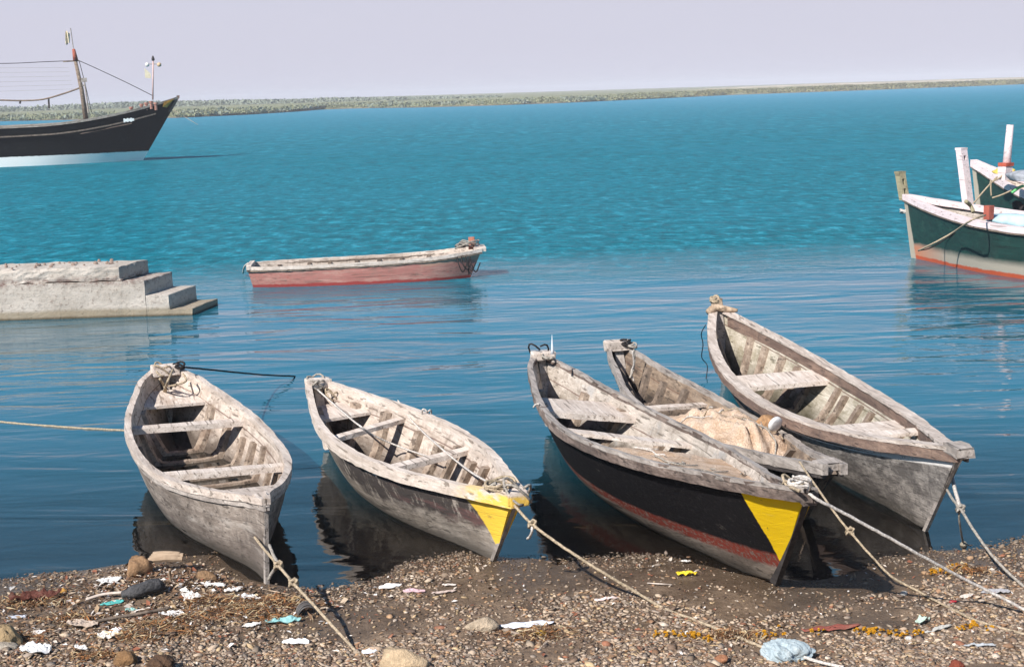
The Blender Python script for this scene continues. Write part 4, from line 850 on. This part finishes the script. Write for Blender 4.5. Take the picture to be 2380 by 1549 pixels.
    for i in range(5200):
        k_ = random.choice(SP); X_ = random.gauss(k_[0], .13); Y_ = random.gauss(k_[1], .06)
        if Y_ > float(np.interp(X_, SX, SY))-.05: continue
        L_ = random.uniform(.015, .05); w_ = random.uniform(.0012, .003); a = random.gauss(.2, .9); c = Vector((X_, Y_, float(ground_h(X_, Y_))+random.uniform(.004, .035)*math.exp(-((X_-k_[0])**2+(Y_-k_[1])**2)/.03)+.006)); t_ = random.gauss(0, .35); cl = random.choice(pal3)
        dx = Vector((math.cos(a), math.sin(a), t_))*L_; dy = Vector((-math.sin(a), math.cos(a), random.gauss(0, .8)))*w_; bend = Vector((0, 0, random.uniform(-.3, .5)*L_))+dy*random.uniform(-4, 4); n0 = len(V)
        V += [c-dx-dy, c-dx+dy, c+bend+dy, c+bend-dy, c+dx+dy*.4, c+dx-dy*.4]; Fc += [(n0, n0+1, n0+2, n0+3), (n0+3, n0+2, n0+4, n0+5)]; cols += [cl]*6
    m = M_('litter_flakes'); at = m.n.new('ShaderNodeAttribute'); at.attribute_name = 'tone'
    tag(mesh('leaf_litter', V, Fc, m.done(at.outputs['Color'], .85), col=np.array(cols)), 'rotting leaf and straw litter matted over the beach', 'litter', None, 'stuff')
pebbles()
# ------------------------------------------------------------------ rubbish on the beach
def sheetmat(name, col, rough=.6, dirt=.5):
    m = M_(name); n = m.noise((14, 14, 14), 6, .7); f = m.noise((45, 45, 45), 4, .7)
    c = m.mix(m.mapr(n, .54, .7, 0, dirt), col, (.30, .22, .15)); c = m.mix(m.mapr(f, .6, .7, 0, dirt*.7), c, (.18, .12, .08)); return m.done(c, rough, m.bump(f, .4, .01), .35)
def scrap(name, label, cat, px, py, wpx, asp, col, ang=0.0, crump=.25, seed=0, group=None, pts=9, rough=.6, dirt=.4, irr=.3, fold=0.0, lift=.008, shape=None, mat=None):
    c = G(px, py); dist = c[1]; Wd = wpx/FPX*dist/1.0; rs = np.random.default_rng(seed+100)
    K = 28; RN = 9; V = [(0, 0, 0)]; Fc = []
    ra = np.array([rs.uniform(1-irr, 1+irr*.5) for _ in range(pts)])
    def rad(a):
        q = (a/(2*math.pi)*pts) % pts; i = int(q); f = q-i
        return ra[i]*(1-f)+ra[(i+1) % pts]*f
    P = []
    for r in range(1, RN+1):
        for k in range(K):
            a = 2*math.pi*k/K; R_ = rad(a)*r/RN; x = R_*math.cos(a)*Wd/2; y = R_*math.sin(a)*Wd/2*asp
            if shape == 'rect':
                m_ = max(abs(math.cos(a)), abs(math.sin(a))); x = r/RN*math.cos(a)/m_*Wd/2; y = r/RN*math.sin(a)/m_*Wd/2*asp
            if shape == 'strip': y = y*.5+Wd*.10*math.sin(x/Wd*5+seed)
            P.append((x, y))
    P = [(0, 0)]+P; ca, sa = math.cos(ang), math.sin(ang); V = []
    for x, y in P:
        X = x*ca-y*sa; Y = x*sa+y*ca
        g = float(ground_h(c[0]+X, c[1]+Y))-c[2]; q = Wd*crump
        z = g+lift+q*.35*abs(float(fbm(x/Wd*5+seed, y/Wd*5, 3)))+q*.25*float(fbm(x/Wd*11+seed, y/Wd*11, 2))+q*.15
        z += fold*Wd*max(0, 1-abs(x/Wd*3)); V.append((X, Y, max(z, g+lift*.6)))
    for k in range(K): Fc.append((0, 1+k, 1+(k+1) % K))
    for r in range(RN-1):
        for k in range(K): a = 1+r*K+k; b_ = 1+r*K+(k+1) % K; Fc.append((a, b_, b_+K, a+K))
    n = len(V); V2 = [(x, y, z-.004) for x, y, z in V]; Fc2 = [tuple(i+n for i in q[::-1]) for q in Fc]; e = 1+(RN-1)*K
    Fc3 = [(e+k, e+(k+1) % K, e+(k+1) % K+n, e+k+n) for k in range(K)]
    o = mesh(name, V+V2, Fc+Fc2+Fc3, mat or sheetmat(name+'_surface', col, rough, dirt), None, crump < .2, loc=tuple(c)); tag(o, label, cat, group); return o
def stone(label, px, py, wpx, hp, col, seed, asp=.8, name='stone', group='larger stones on the beach', rough=.3, rz=0.0, sub=3, cat='stone'):
    c = G(px, py+hp*.35); Wd = wpx/FPX*c[1]; H_ = hp/FPX*c[1]
    m = M_('stone_'+str(seed)); n = m.noise((12, 12, 12), 6, .75); f = m.noise((40, 40, 40), 4, .7); cr = m.noise((7, 7, 20), 5, .7)
    cc = m.mix(m.mapr(n, .36, .62), tuple(x*.55 for x in col), col); cc = m.mix(m.mapr(cr, .56, .66, 0, .8), cc, tuple(x*.25 for x in col)); mat = m.done(cc, .9, m.bump(m.math('ADD', n, m.math('MULTIPLY', f, .6)), .9, .03))
    o = lump(name, (c[0], c[1], c[2]+H_*.22), (Wd*1.05, Wd*asp, H_*1.5), mat, label, cat, group, seed, rough, sub, rz, 1.5); return o
GL = 'plastic and paper scraps on the beach'
WH = (.70, .68, .65)
scrap('plastic_scrap', 'white peaked plastic scrap at the waterline, left of the brown rock', 'scrap', 253, 1353, 56, .55, WH, .1, .5, 1, GL)
scrap('paper_card', 'flat white rectangular card near the left edge of the beach', 'card', 40, 1434, 44, .75, (.70, .72, .78), .15, .03, 2, None, shape='rect', dirt=.1)
scrap('plastic_sheet', 'large crumpled white plastic sheet in the bottom left corner', 'plastic sheet', 86, 1511, 86, .95, (.72, .72, .71), .1, .35, 3, None, irr=.35)
scrap('plastic_scrap', 'bright teal oval plastic strip below the dark driftwood', 'scrap', 260, 1402, 56, .45, (.10, .45, .42), .25, .12, 4, GL, dirt=.15)
scrap('plastic_scrap', 'small pale teal plastic scrap just below the teal oval strip', 'scrap', 306, 1419, 38, .45, (.28, .50, .47), -.1, .3, 5, GL)
scrap('plastic_wad', 'cream crumpled plastic wad below the tan block at the grey boat', 'plastic', 445, 1393, 50, .9, (.72, .66, .60), 0, .7, 6, None, irr=.4)
scrap('plastic_wad', 'white and cream crumpled plastic wad right of the beige cloth', 'plastic', 252, 1482, 60, .95, (.72, .68, .62), .3, .6, 7, None, irr=.4)
scrap('paper_disc', 'small white oval paper leaning on the crumpled wad', 'paper', 269, 1467, 30, 1.1, (.78, .76, .78), .3, .6, 8, None, irr=.1)
scrap('cloth_rag', 'long beige muddy cloth on the left of the beach', 'cloth', 185, 1457, 104, .5, (.45, .36, .29), -.5, .35, 9, None, irr=.4, rough=.95)
scrap('seaweed_patch', 'dark red brown weed lying at the left waterline', 'weed', 80, 1400, 112, .42, (.10, .03, .02), .1, .7, 10, None, irr=.5, rough=.8)
for i, (px, py, w_, lb) in enumerate([(498, 1363, 52, 'white torn scrap under the keel of the grey boat'), (543, 1374, 46, 'second white torn scrap along from the keel of the grey boat'), (583, 1390, 50, 'cream torn scrap with a dark hole, beside the shadow of the grey boat'), (380, 1350, 26, 'tiny white scrap right of the dark driftwood'), (402, 1430, 52, 'dirty cream plastic scrap above the straw tangle'), (583, 1455, 46, 'dirty white plastic scrap left of the turquoise rag'), (308, 1389, 30, 'small off-white torn scrap touching the driftwood end'), (95, 1473, 40, 'thin grey white scrap above the big plastic sheet'), (190, 1508, 40, 'white curled scrap to the right of the big plastic sheet'), (500, 1338, 20, 'little pink and white wrapper on the tan block')]):
    scrap('plastic_scrap', lb, 'scrap', px, py, w_, random.uniform(.45, .7), (.70, .66, .62) if i % 2 else WH, random.uniform(-.5, .5), .4, 20+i, GL, irr=.45)
scrap('cloth_rag', 'turquoise and white rag beside the half buried tin ring', 'cloth', 661, 1447, 86, .35, (.25, .50, .50), .15, .4, 31, None, irr=.4)
scrap('foam_piece', 'white hooked foam piece left of the long mooring rope', 'foam', 690, 1495, 74, .45, (.85, .85, .87), -.15, .25, 32, None, irr=.35, dirt=.1)
scrap('foam_piece', 'white foam scrap at the left side of the big tan rock', 'foam', 857, 1518, 38, .7, (.80, .82, .88), .2, .4, 33, None, dirt=.15)
scrap('paper_sheet', 'white crumpled paper joined to the pink bag', 'paper', 906, 1365, 54, .6, (.74, .70, .68), 0, .3, 34, None)
scrap('plastic_bag', 'flat pink plastic bag right of the crumpled white paper', 'bag', 960, 1374, 62, .32, (.62, .42, .45), -.05, .2, 35, None)
scrap('plastic_sheet', 'long bright white plastic sheet right of the long tan rock', 'plastic sheet', 1229, 1455, 142, .30, (.84, .86, .93), -.05, .12, 36, None, irr=.15, dirt=.08)
scrap('paper_sheet', 'pale pink paper strip on the pebbles below the black boat', 'paper', 1407, 1395, 62, .28, (.72, .58, .54), .1, .25, 37, None)
scrap('snack_packet', 'bright yellow packet on wet pebbles below the black boat', 'packet', 1597, 1337, 52, .45, (.80, .58, .03), .05, .5, 38, None, dirt=.08)
scrap('plastic_scrap', 'small pale scrap right of the two white scraps of the pink bag', 'scrap', 1045, 1361, 36, .35, (.62, .55, .5), 0, .3, 39, GL)
scrap('plastic_scrap', 'tiny white scrap in the shallows under the black boat', 'scrap', 1594, 1309, 26, .5, WH, 0, .3, 40, GL, lift=.02)
scrap('plastic_scrap', 'dull pinkish scrap between the pink bag and the grey boat shadow', 'scrap', 1030, 1378, 60, .3, (.50, .40, .35), .1, .2, 41, GL)
scrap('plastic_sheet', 'grey plastic sheet under the white mooring rope at the right edge', 'plastic sheet', 2319, 1377, 80, .45, (.40, .39, .40), .1, .2, 42, None, dirt=.3)
scrap('cloth_rag', 'dull red cloth strip left of the long marigold garland', 'cloth', 1936, 1463, 150, .22, (.26, .075, .055), .05, .15, 43, None, rough=.95)
scrap('paper_packet', 'pale green cardboard packet standing right of the long garland', 'packet', 2142, 1450, 44, .6, (.42, .52, .45), .3, .7, 44, None, fold=.25)
scrap('plastic_scrap', 'grey curved strip under the pale green packet', 'scrap', 2182, 1464, 72, .25, (.42, .41, .38), .25, .3, 45, GL)
scrap('plastic_scrap', 'narrow bluish grey strip near the bottom right corner', 'scrap', 2277, 1503, 74, .22, (.40, .42, .44), -.15, .3, 46, GL)
scrap('plastic_scrap', 'small cream scrap left of the grey sheet at the right edge', 'scrap', 2246, 1388, 34, .7, (.55, .49, .43), .3, .4, 47, GL)
scrap('flower_petals', 'small crimson petal clump above the pale green packet', 'petals', 2215, 1400, 18, .8, (.35, .02, .03), 0, .6, 48, None, dirt=0)
# crumpled bag: a knotted ball of folds
def bag():
    c = G(1817, 1528); Wd = 112/FPX*c[1]; import bmesh as B; bm = B.new(); B.ops.create_icosphere(bm, subdivisions=5, radius=1)
    for v in bm.verts:
        p = v.co.copy(); n = 1-abs(float(fbm(p.x*1.6+p.z*1.1+5, p.y*1.8-p.z*.9, 4)))*1.6; n2 = 1-abs(float(fbm(p.x*3.6+p.z*2, p.y*3.2+8, 3)))*.7; k = .62+.42*n*n2
        if p.x > .4: k *= 1+.9*(p.x-.4)*max(0, 1-abs(p.y)*1.2)
        v.co = Vector((p.x*k*Wd/2, p.y*k*Wd/2*.8, max(p.z*k*Wd/2*.62, -Wd*.12)))
    me = bpy.data.meshes.new('crumpled_bag'); bm.to_mesh(me); bm.free(); o = bpy.data.objects.new('crumpled_bag', me); sc.collection.objects.link(o); me.materials.append(sheetmat('bluish_grey_plastic', (.36, .43, .46), .4, .3)); o.location = (c[0], c[1], c[2]+Wd*.12); tag(o, 'crumpled bluish grey plastic bag on the pebbles at the bottom of the beach', 'bag')
bag()
def stick(name, label, cat, pts, rad, mat, group=None, n=5):
    P = [G(px, py, z) for px, py, z in pts]; c = P[0]; o = MB().tube(bez([p-c for p in P], n), rad, 7).build(name, mat, None, True, loc=tuple(c)); tag(o, label, cat, group); return o
stick('rope_scrap', 'short white rope piece running from the crumpled bag to the bottom edge', 'rope', [(1868, 1526, .03), (1900, 1536, .02), (1960, 1550, .02)], .011, Rope_white)
stick('driftwood', 'dark grey split driftwood slab on the left waterline', 'driftwood', [(285, 1381, .04), (320, 1372, .06), (350, 1362, .07), (378, 1360, .05)], [.03]*3+[.05]*6+[.055]*5+[.03]*2, plain('charred_driftwood', (.07, .068, .07), .8, .5, 14, .9, .02))
stick('driftwood', 'pale thin bent branch left of the dark driftwood slab', 'branch', [(200, 1392, .02), (240, 1380, .04), (290, 1375, .05), (330, 1368, .05)], .011, W_cream)
stick('driftwood', 'thin brown stick with reddish leaves below the teal scraps', 'branch', [(200, 1448, .02), (260, 1436, .03), (330, 1424, .03), (395, 1412, .02)], .012, W_ribdark)
stick('wooden_stake', 'short upright yellowish stake below the tan wood chunk', 'stake', [(396, 1352, .0), (395, 1335, .06), (395, 1322, .12)], .011, W_tan)
stick('driftwood', 'thin straw coloured stick under the black boat', 'branch', [(1505, 1354, .01), (1535, 1356, .015), (1562, 1358, .01)], .005, W_cream)
stick('driftwood', 'thin straw coloured stick beside the shadow of the grey boat', 'branch', [(610, 1368, .01), (660, 1378, .015), (690, 1386, .01)], .005, W_tan)
stick('driftwood', 'thin dark twig right of the pink bag', 'branch', [(1776+300, 1412, .01), (2090, 1409, .015), (2110, 1412, .01)], .004, W_ribdark)
o = MB(); c = G(388, 1322)
for k in range(4): o.tube(bez([Vector((-.13+k*.01, .012*k-.02, .08+.012*k)), Vector((0, .012*k-.02, .09+.01*k)), Vector((.13-.03*(k % 2), .012*k-.02, .085+.008*k))], 4), .022, 6)
o = o.build('wood_chunk', W_tan, None, False, loc=tuple(c)); tag(o, 'splintered tan wood chunk held up beside the brown rock at the grey boat', 'wood')
ring = MB(); c = G(716, 1432); ring.tube([(.07*math.cos(a), .02*math.sin(a*1), .005+.075*math.sin(a)) for a in np.linspace(.05, math.pi-.05, 16)], .006, 6); ring.tube([(.068*math.cos(a), .08+.02*math.sin(a), .005+.07*math.sin(a)) for a in np.linspace(.05, math.pi-.05, 16)], .006, 6)
V = []
for yy in (0, .09):
    for a in np.linspace(0, math.pi, 17): V.append((.07*math.cos(a), yy, .072*math.sin(a)))
    for a in np.linspace(0, math.pi, 17): V.append((.066*math.cos(a), yy, .067*math.sin(a)))
FF = []
for i in range(16): FF += [(i, i+1, 34+i+1, 34+i), (17+i, 17+34+i, 17+34+i+1, 17+i+1), (i, 17+i, 18+i, i+1)]
ring.add(V, FF); o = ring.build('tin_ring', plain('dark_tin', (.10, .09, .085), .5, .4), None, True, loc=tuple(c)); o.rotation_euler = (0, 0, .3); tag(o, 'half buried dark tin rim right of the turquoise rag', 'tin')
stone('brown jagged rock at the waterline left of the grey boat', 322, 1318, 62, 42, (.40, .24, .13), 51, rough=.5)
stone('tan squarish block leaning under the keel of the grey boat', 477, 1337, 50, 30, (.36, .22, .12), 52)
stone('large flat tan rock cut by the bottom edge of the beach', 937, 1535, 122, 62, (.70, .52, .33), 53, .5, rough=.18)
stone('long tan rock left of the long white plastic sheet', 1119, 1451, 84, 32, (.58, .46, .33), 54, .45, rough=.2)
stone('yellowish broken rock at the left edge of the beach', 12, 1476, 70, 56, (.50, .36, .2), 55, rough=.5)
stone('pale flat stone below the yellowish rock at the left edge', 16, 1500, 56, 16, (.48, .42, .34), 56)
stone('brown rock at the bottom of the beach left of the dark one', 292, 1528, 66, 36, (.30, .17, .08), 57, rough=.5)
stone('dark brown rock at the bottom of the beach under the straw tangle', 372, 1540, 70, 32, (.13, .075, .045), 58, rough=.5)
stone('pinkish orange stone at the bottom edge right of the big tan rock', 1560+117, 1530, 34, 20, (.42, .19, .10), 59)
stone('red brown stone near the bottom right corner', 2224, 1543, 36, 24, (.28, .07, .04), 60)
stone('small orange stone on the mud at the left waterline', 148, 1371, 15, 14, (.62, .33, .08), 61, sub=2)
stone('small ochre clod lying against the long white plastic sheet', 1257, 1470, 26, 15, (.72, .42, .06), 62, sub=2)
stone('small white stone in front of the long marigold garland', 2113, 1481, 22, 12, (.82, .80, .76), 63, sub=2)
stone('cream stone lying at the end of the hanging rope of the big grey boat', 2240, 1263, 20, 16, (.42, .37, .28), 64, sub=2)
stone('white oval pebble beside the crossing ropes on the right', 1751+350, 1191+186, 18, 10, (.66, .63, .58), 65, sub=2)
# marigolds
m1 = plain('marigold_petals', (.85, .42, .015), .8, .45, 60, .8, .01); HEADS = []
for v_ in range(5):
    m = MB(); rs = random.Random(v_)
    for k in range(34):
        a = rs.uniform(0, 6.28); e = rs.uniform(-.3, 1.5); d = Vector((math.cos(a)*math.cos(e), math.sin(a)*math.cos(e), math.sin(e))); s1 = d.cross(Vector((0, 0, 1.01))); s1 = s1.normalized() if s1.length > .1 else Vector((1, 0, 0)); s2 = d.cross(s1)
        q = d*rs.uniform(.35, .8); h = .5; m.add([q-s1*h, q-s2*h*.7+d*h*.5, q+s1*h, q+s2*h*.7+d*h*.6], [(0, 1, 2, 3)])
    hd = m.build('flower_head', m1); HEADS.append(hd.data); bpy.data.objects.remove(hd)
def garland(label, path, n, seed):
    rs = random.Random(seed); P = [G(*q) for q in path]; c = P[0]; root = empty('marigold_garland', tuple(c)); tag(root, label, 'garland', 'marigold garlands on the beach')
    pts = bez([p-c for p in P], 10)
    for i in range(n):
        p = pts[int(i/(n)*len(pts))]+Vector((rs.gauss(0, .02), rs.gauss(0, .028), .010+rs.uniform(0, .014))); R_ = rs.uniform(.010, .019)
        o = bpy.data.objects.new('flower_head', HEADS[i % 5]); sc.collection.objects.link(o); o.parent = root; o.location = p; o.scale = (R_, R_, R_*rs.uniform(.6, 1)); o.rotation_euler = (rs.gauss(0, .3), rs.gauss(0, .3), rs.uniform(0, 6.3))
    MB().tube([p+Vector((0, 0, -.004)) for p in pts], .003, 4).build('thread', Rope_grey, root)
garland('marigold garland in a bent line on pebbles below the pale pink strip', [(1518, 1484), (1545, 1477), (1580, 1478), (1605, 1480), (1630, 1483), (1648, 1490)], 34, 1)
garland('long marigold garland between the dull red cloth and the green packet', [(2000, 1475), (2020, 1466), (2040, 1472), (2068, 1476), (2095, 1482), (2120, 1476), (2136, 1474)], 38, 2)
garland('marigold garland bunched under the white mooring rope near the waterline', [(2166, 1334), (2185, 1331), (2205, 1329), (2222, 1320), (2240, 1322), (2256, 1328)], 34, 3)
garland('short marigold garland right of the pale green packet', [(2226, 1464), (2245, 1460), (2262, 1458), (2276, 1461)], 16, 4)
garland('sparse marigold remains left of the dull red cloth', [(1766, 1478), (1785, 1481), (1800, 1476), (1826, 1464)], 12, 5)
garland('single squashed marigold head on the dull red cloth', [(1896, 1473), (1908, 1474)], 4, 6)
garland('small marigold remains at the right edge under the tan rope', [(2295, 1464), (2310, 1463)], 5, 7)
# ------------------------------------------------------------------ mooring ropes
def rope(label, pts, r, mat, name='mooring_rope', knots=(), n=8):
    P = [G(p[0], p[1], p[3] if len(p) > 3 else .012) if p[2] is None else W(*p[:3]) for p in pts]; c = P[-1]; path = bez([p-c for p in P], n)
    path = [p+Vector((0, 0, random.uniform(-.002, .002))) for p in path]; m = MB().tube(path, r, 7)
    for k in knots:
        a = Vector(W(*k)-c); pp = [a+Vector((.028*math.cos(i*1.3), .02*math.sin(i*2.1), .028*math.sin(i*1.7))) for i in range(16)]; m.tube(bez(pp, 3), r*.9, 5)
    o = m.build(name, mat, None, True, loc=tuple(c)); tag(o, label, 'rope', 'mooring ropes'); return o
rope('tan rope knotted in front of the bare grey boat, leading down the beach', [(592, 1248, .36), (618, 1280, .36), (647, 1313, .36), (682, 1354, .33), (720, 1395, .27), (767, 1447, .18), (820, 1504, .08), (862, 1550, None), (905, 1600, None)], .011, Rope_tan, knots=((647, 1313, .36), (682, 1354, .33)))
o = rope('frayed rope ends tied at the knot in front of the bare grey boat', [(626, 1266, .44), (636, 1290, .40), (647, 1313, .36), (636, 1325, .31), (624, 1345, .24)], .012, Rope_grey, name='rope_tail')
rope('tan rope from the yellow patched cream boat to the crumpled bag', [(1178, 1152, .60), (1203, 1182, .58), (1237, 1217, .52), (1301, 1265, .42), (1386, 1320, .28), (1465, 1367, .14), (1518, 1399, .06), (1560, 1420, .04), (1624, 1443, None), (1700, 1474, None), (1760, 1498, None), (1795, 1512, None)], .011, Rope_tan, knots=((1237, 1217, .52),))
rope('small loose tail hanging from the rope of the cream boat', [(1237, 1217, .52), (1236, 1235, .47), (1232, 1245, .42), (1226, 1251, .38)], .010, Rope_white, name='rope_tail')
rope('white rope from the yellow triangle bow of the black boat to the right edge', [(1880, 1146, 1.02), (1905, 1163, .98), (1962, 1192, .88), (2050, 1240, .72), (2147, 1294, .53), (2260, 1354, .30), (2380, 1415, .12), (2440, 1450, .05)], .011, Rope_white)
rope('white frayed rope ends standing up from the bow of the black boat', [(1876, 1142, 1.03), (1884, 1128, 1.09), (1878, 1115, 1.14), (1862, 1112, 1.15), (1842, 1107, 1.17)], .010, Rope_white, name='rope_tail')
rope('tan rope from the narrow dark boat crossing behind the white rope', [(1858, 1072, .62), (1880, 1105, .58), (1941, 1192, .46), (1975, 1234, .38), (2015, 1280, .28), (2068, 1335, .13), (2121, 1366, .05), (2200, 1408, None), (2280, 1445, None), (2380, 1472, None), (2450, 1490, None)], .009, Rope_tan, knots=((1975, 1234, .38),))
rope('double tan rope from the bow of the big grey boat to the right edge', [(2183, 1093, .45), (2196, 1128, .45), (2215, 1160, .42), (2232, 1181, .40), (2262, 1229, .33), (2306, 1290, .20), (2350, 1336, .10), (2400, 1380, .04)], .011, Rope_grey, knots=((2232, 1181, .40),))
rope('second strand looped under the bow of the big grey boat', [(2214, 1108, .50), (2219, 1135, .47), (2226, 1160, .43), (2232, 1181, .40)], .015, Rope_white, name='rope_tail')
rope('loose rope end hanging below the knot of the big grey boat', [(2232, 1181, .40), (2229, 1200, .33), (2232, 1225, .22), (2238, 1258, .04)], .008, Rope_grey, name='rope_tail')
rope('dark rope from the stern of the bare grey boat into the water', [(432, 853, .83), (480, 858, .66), (560, 866, .38), (620, 871, .18), (684, 874, .01), (690, 880, -.2)], .010, Rope_dark)
rope('tan floating rope in the water at the left edge', [(-40, 976, .004), (60, 985, .004), (180, 994, .004), (300, 1000, .004)], .012, Rope_tan)
rope('thin anchor rope off the bow of the black dhow', [(366, 238, 3.3), (395, 252, 2.4), (430, 272, 1.2), (460, 290, .05)], .035, Rope_tan)
# ------------------------------------------------------------------ air
hm = bpy.data.materials.new('haze_air'); hm.use_nodes = True; t_ = hm.node_tree; t_.nodes.remove(t_.nodes['Principled BSDF']); pv = t_.nodes.new('ShaderNodeVolumePrincipled')
pv.inputs['Color'].default_value = (.92, .93, 1, 1); pv.inputs['Density'].default_value = .0005; pv.inputs['Anisotropy'].default_value = -.15; t_.links.new(pv.outputs[0], t_.nodes['Material Output'].inputs['Volume'])
hb = MB().box((0, 1470, 4.5), (3300, 3100, 16.0)).build('haze', hm); tag(hb, kind='stuff')
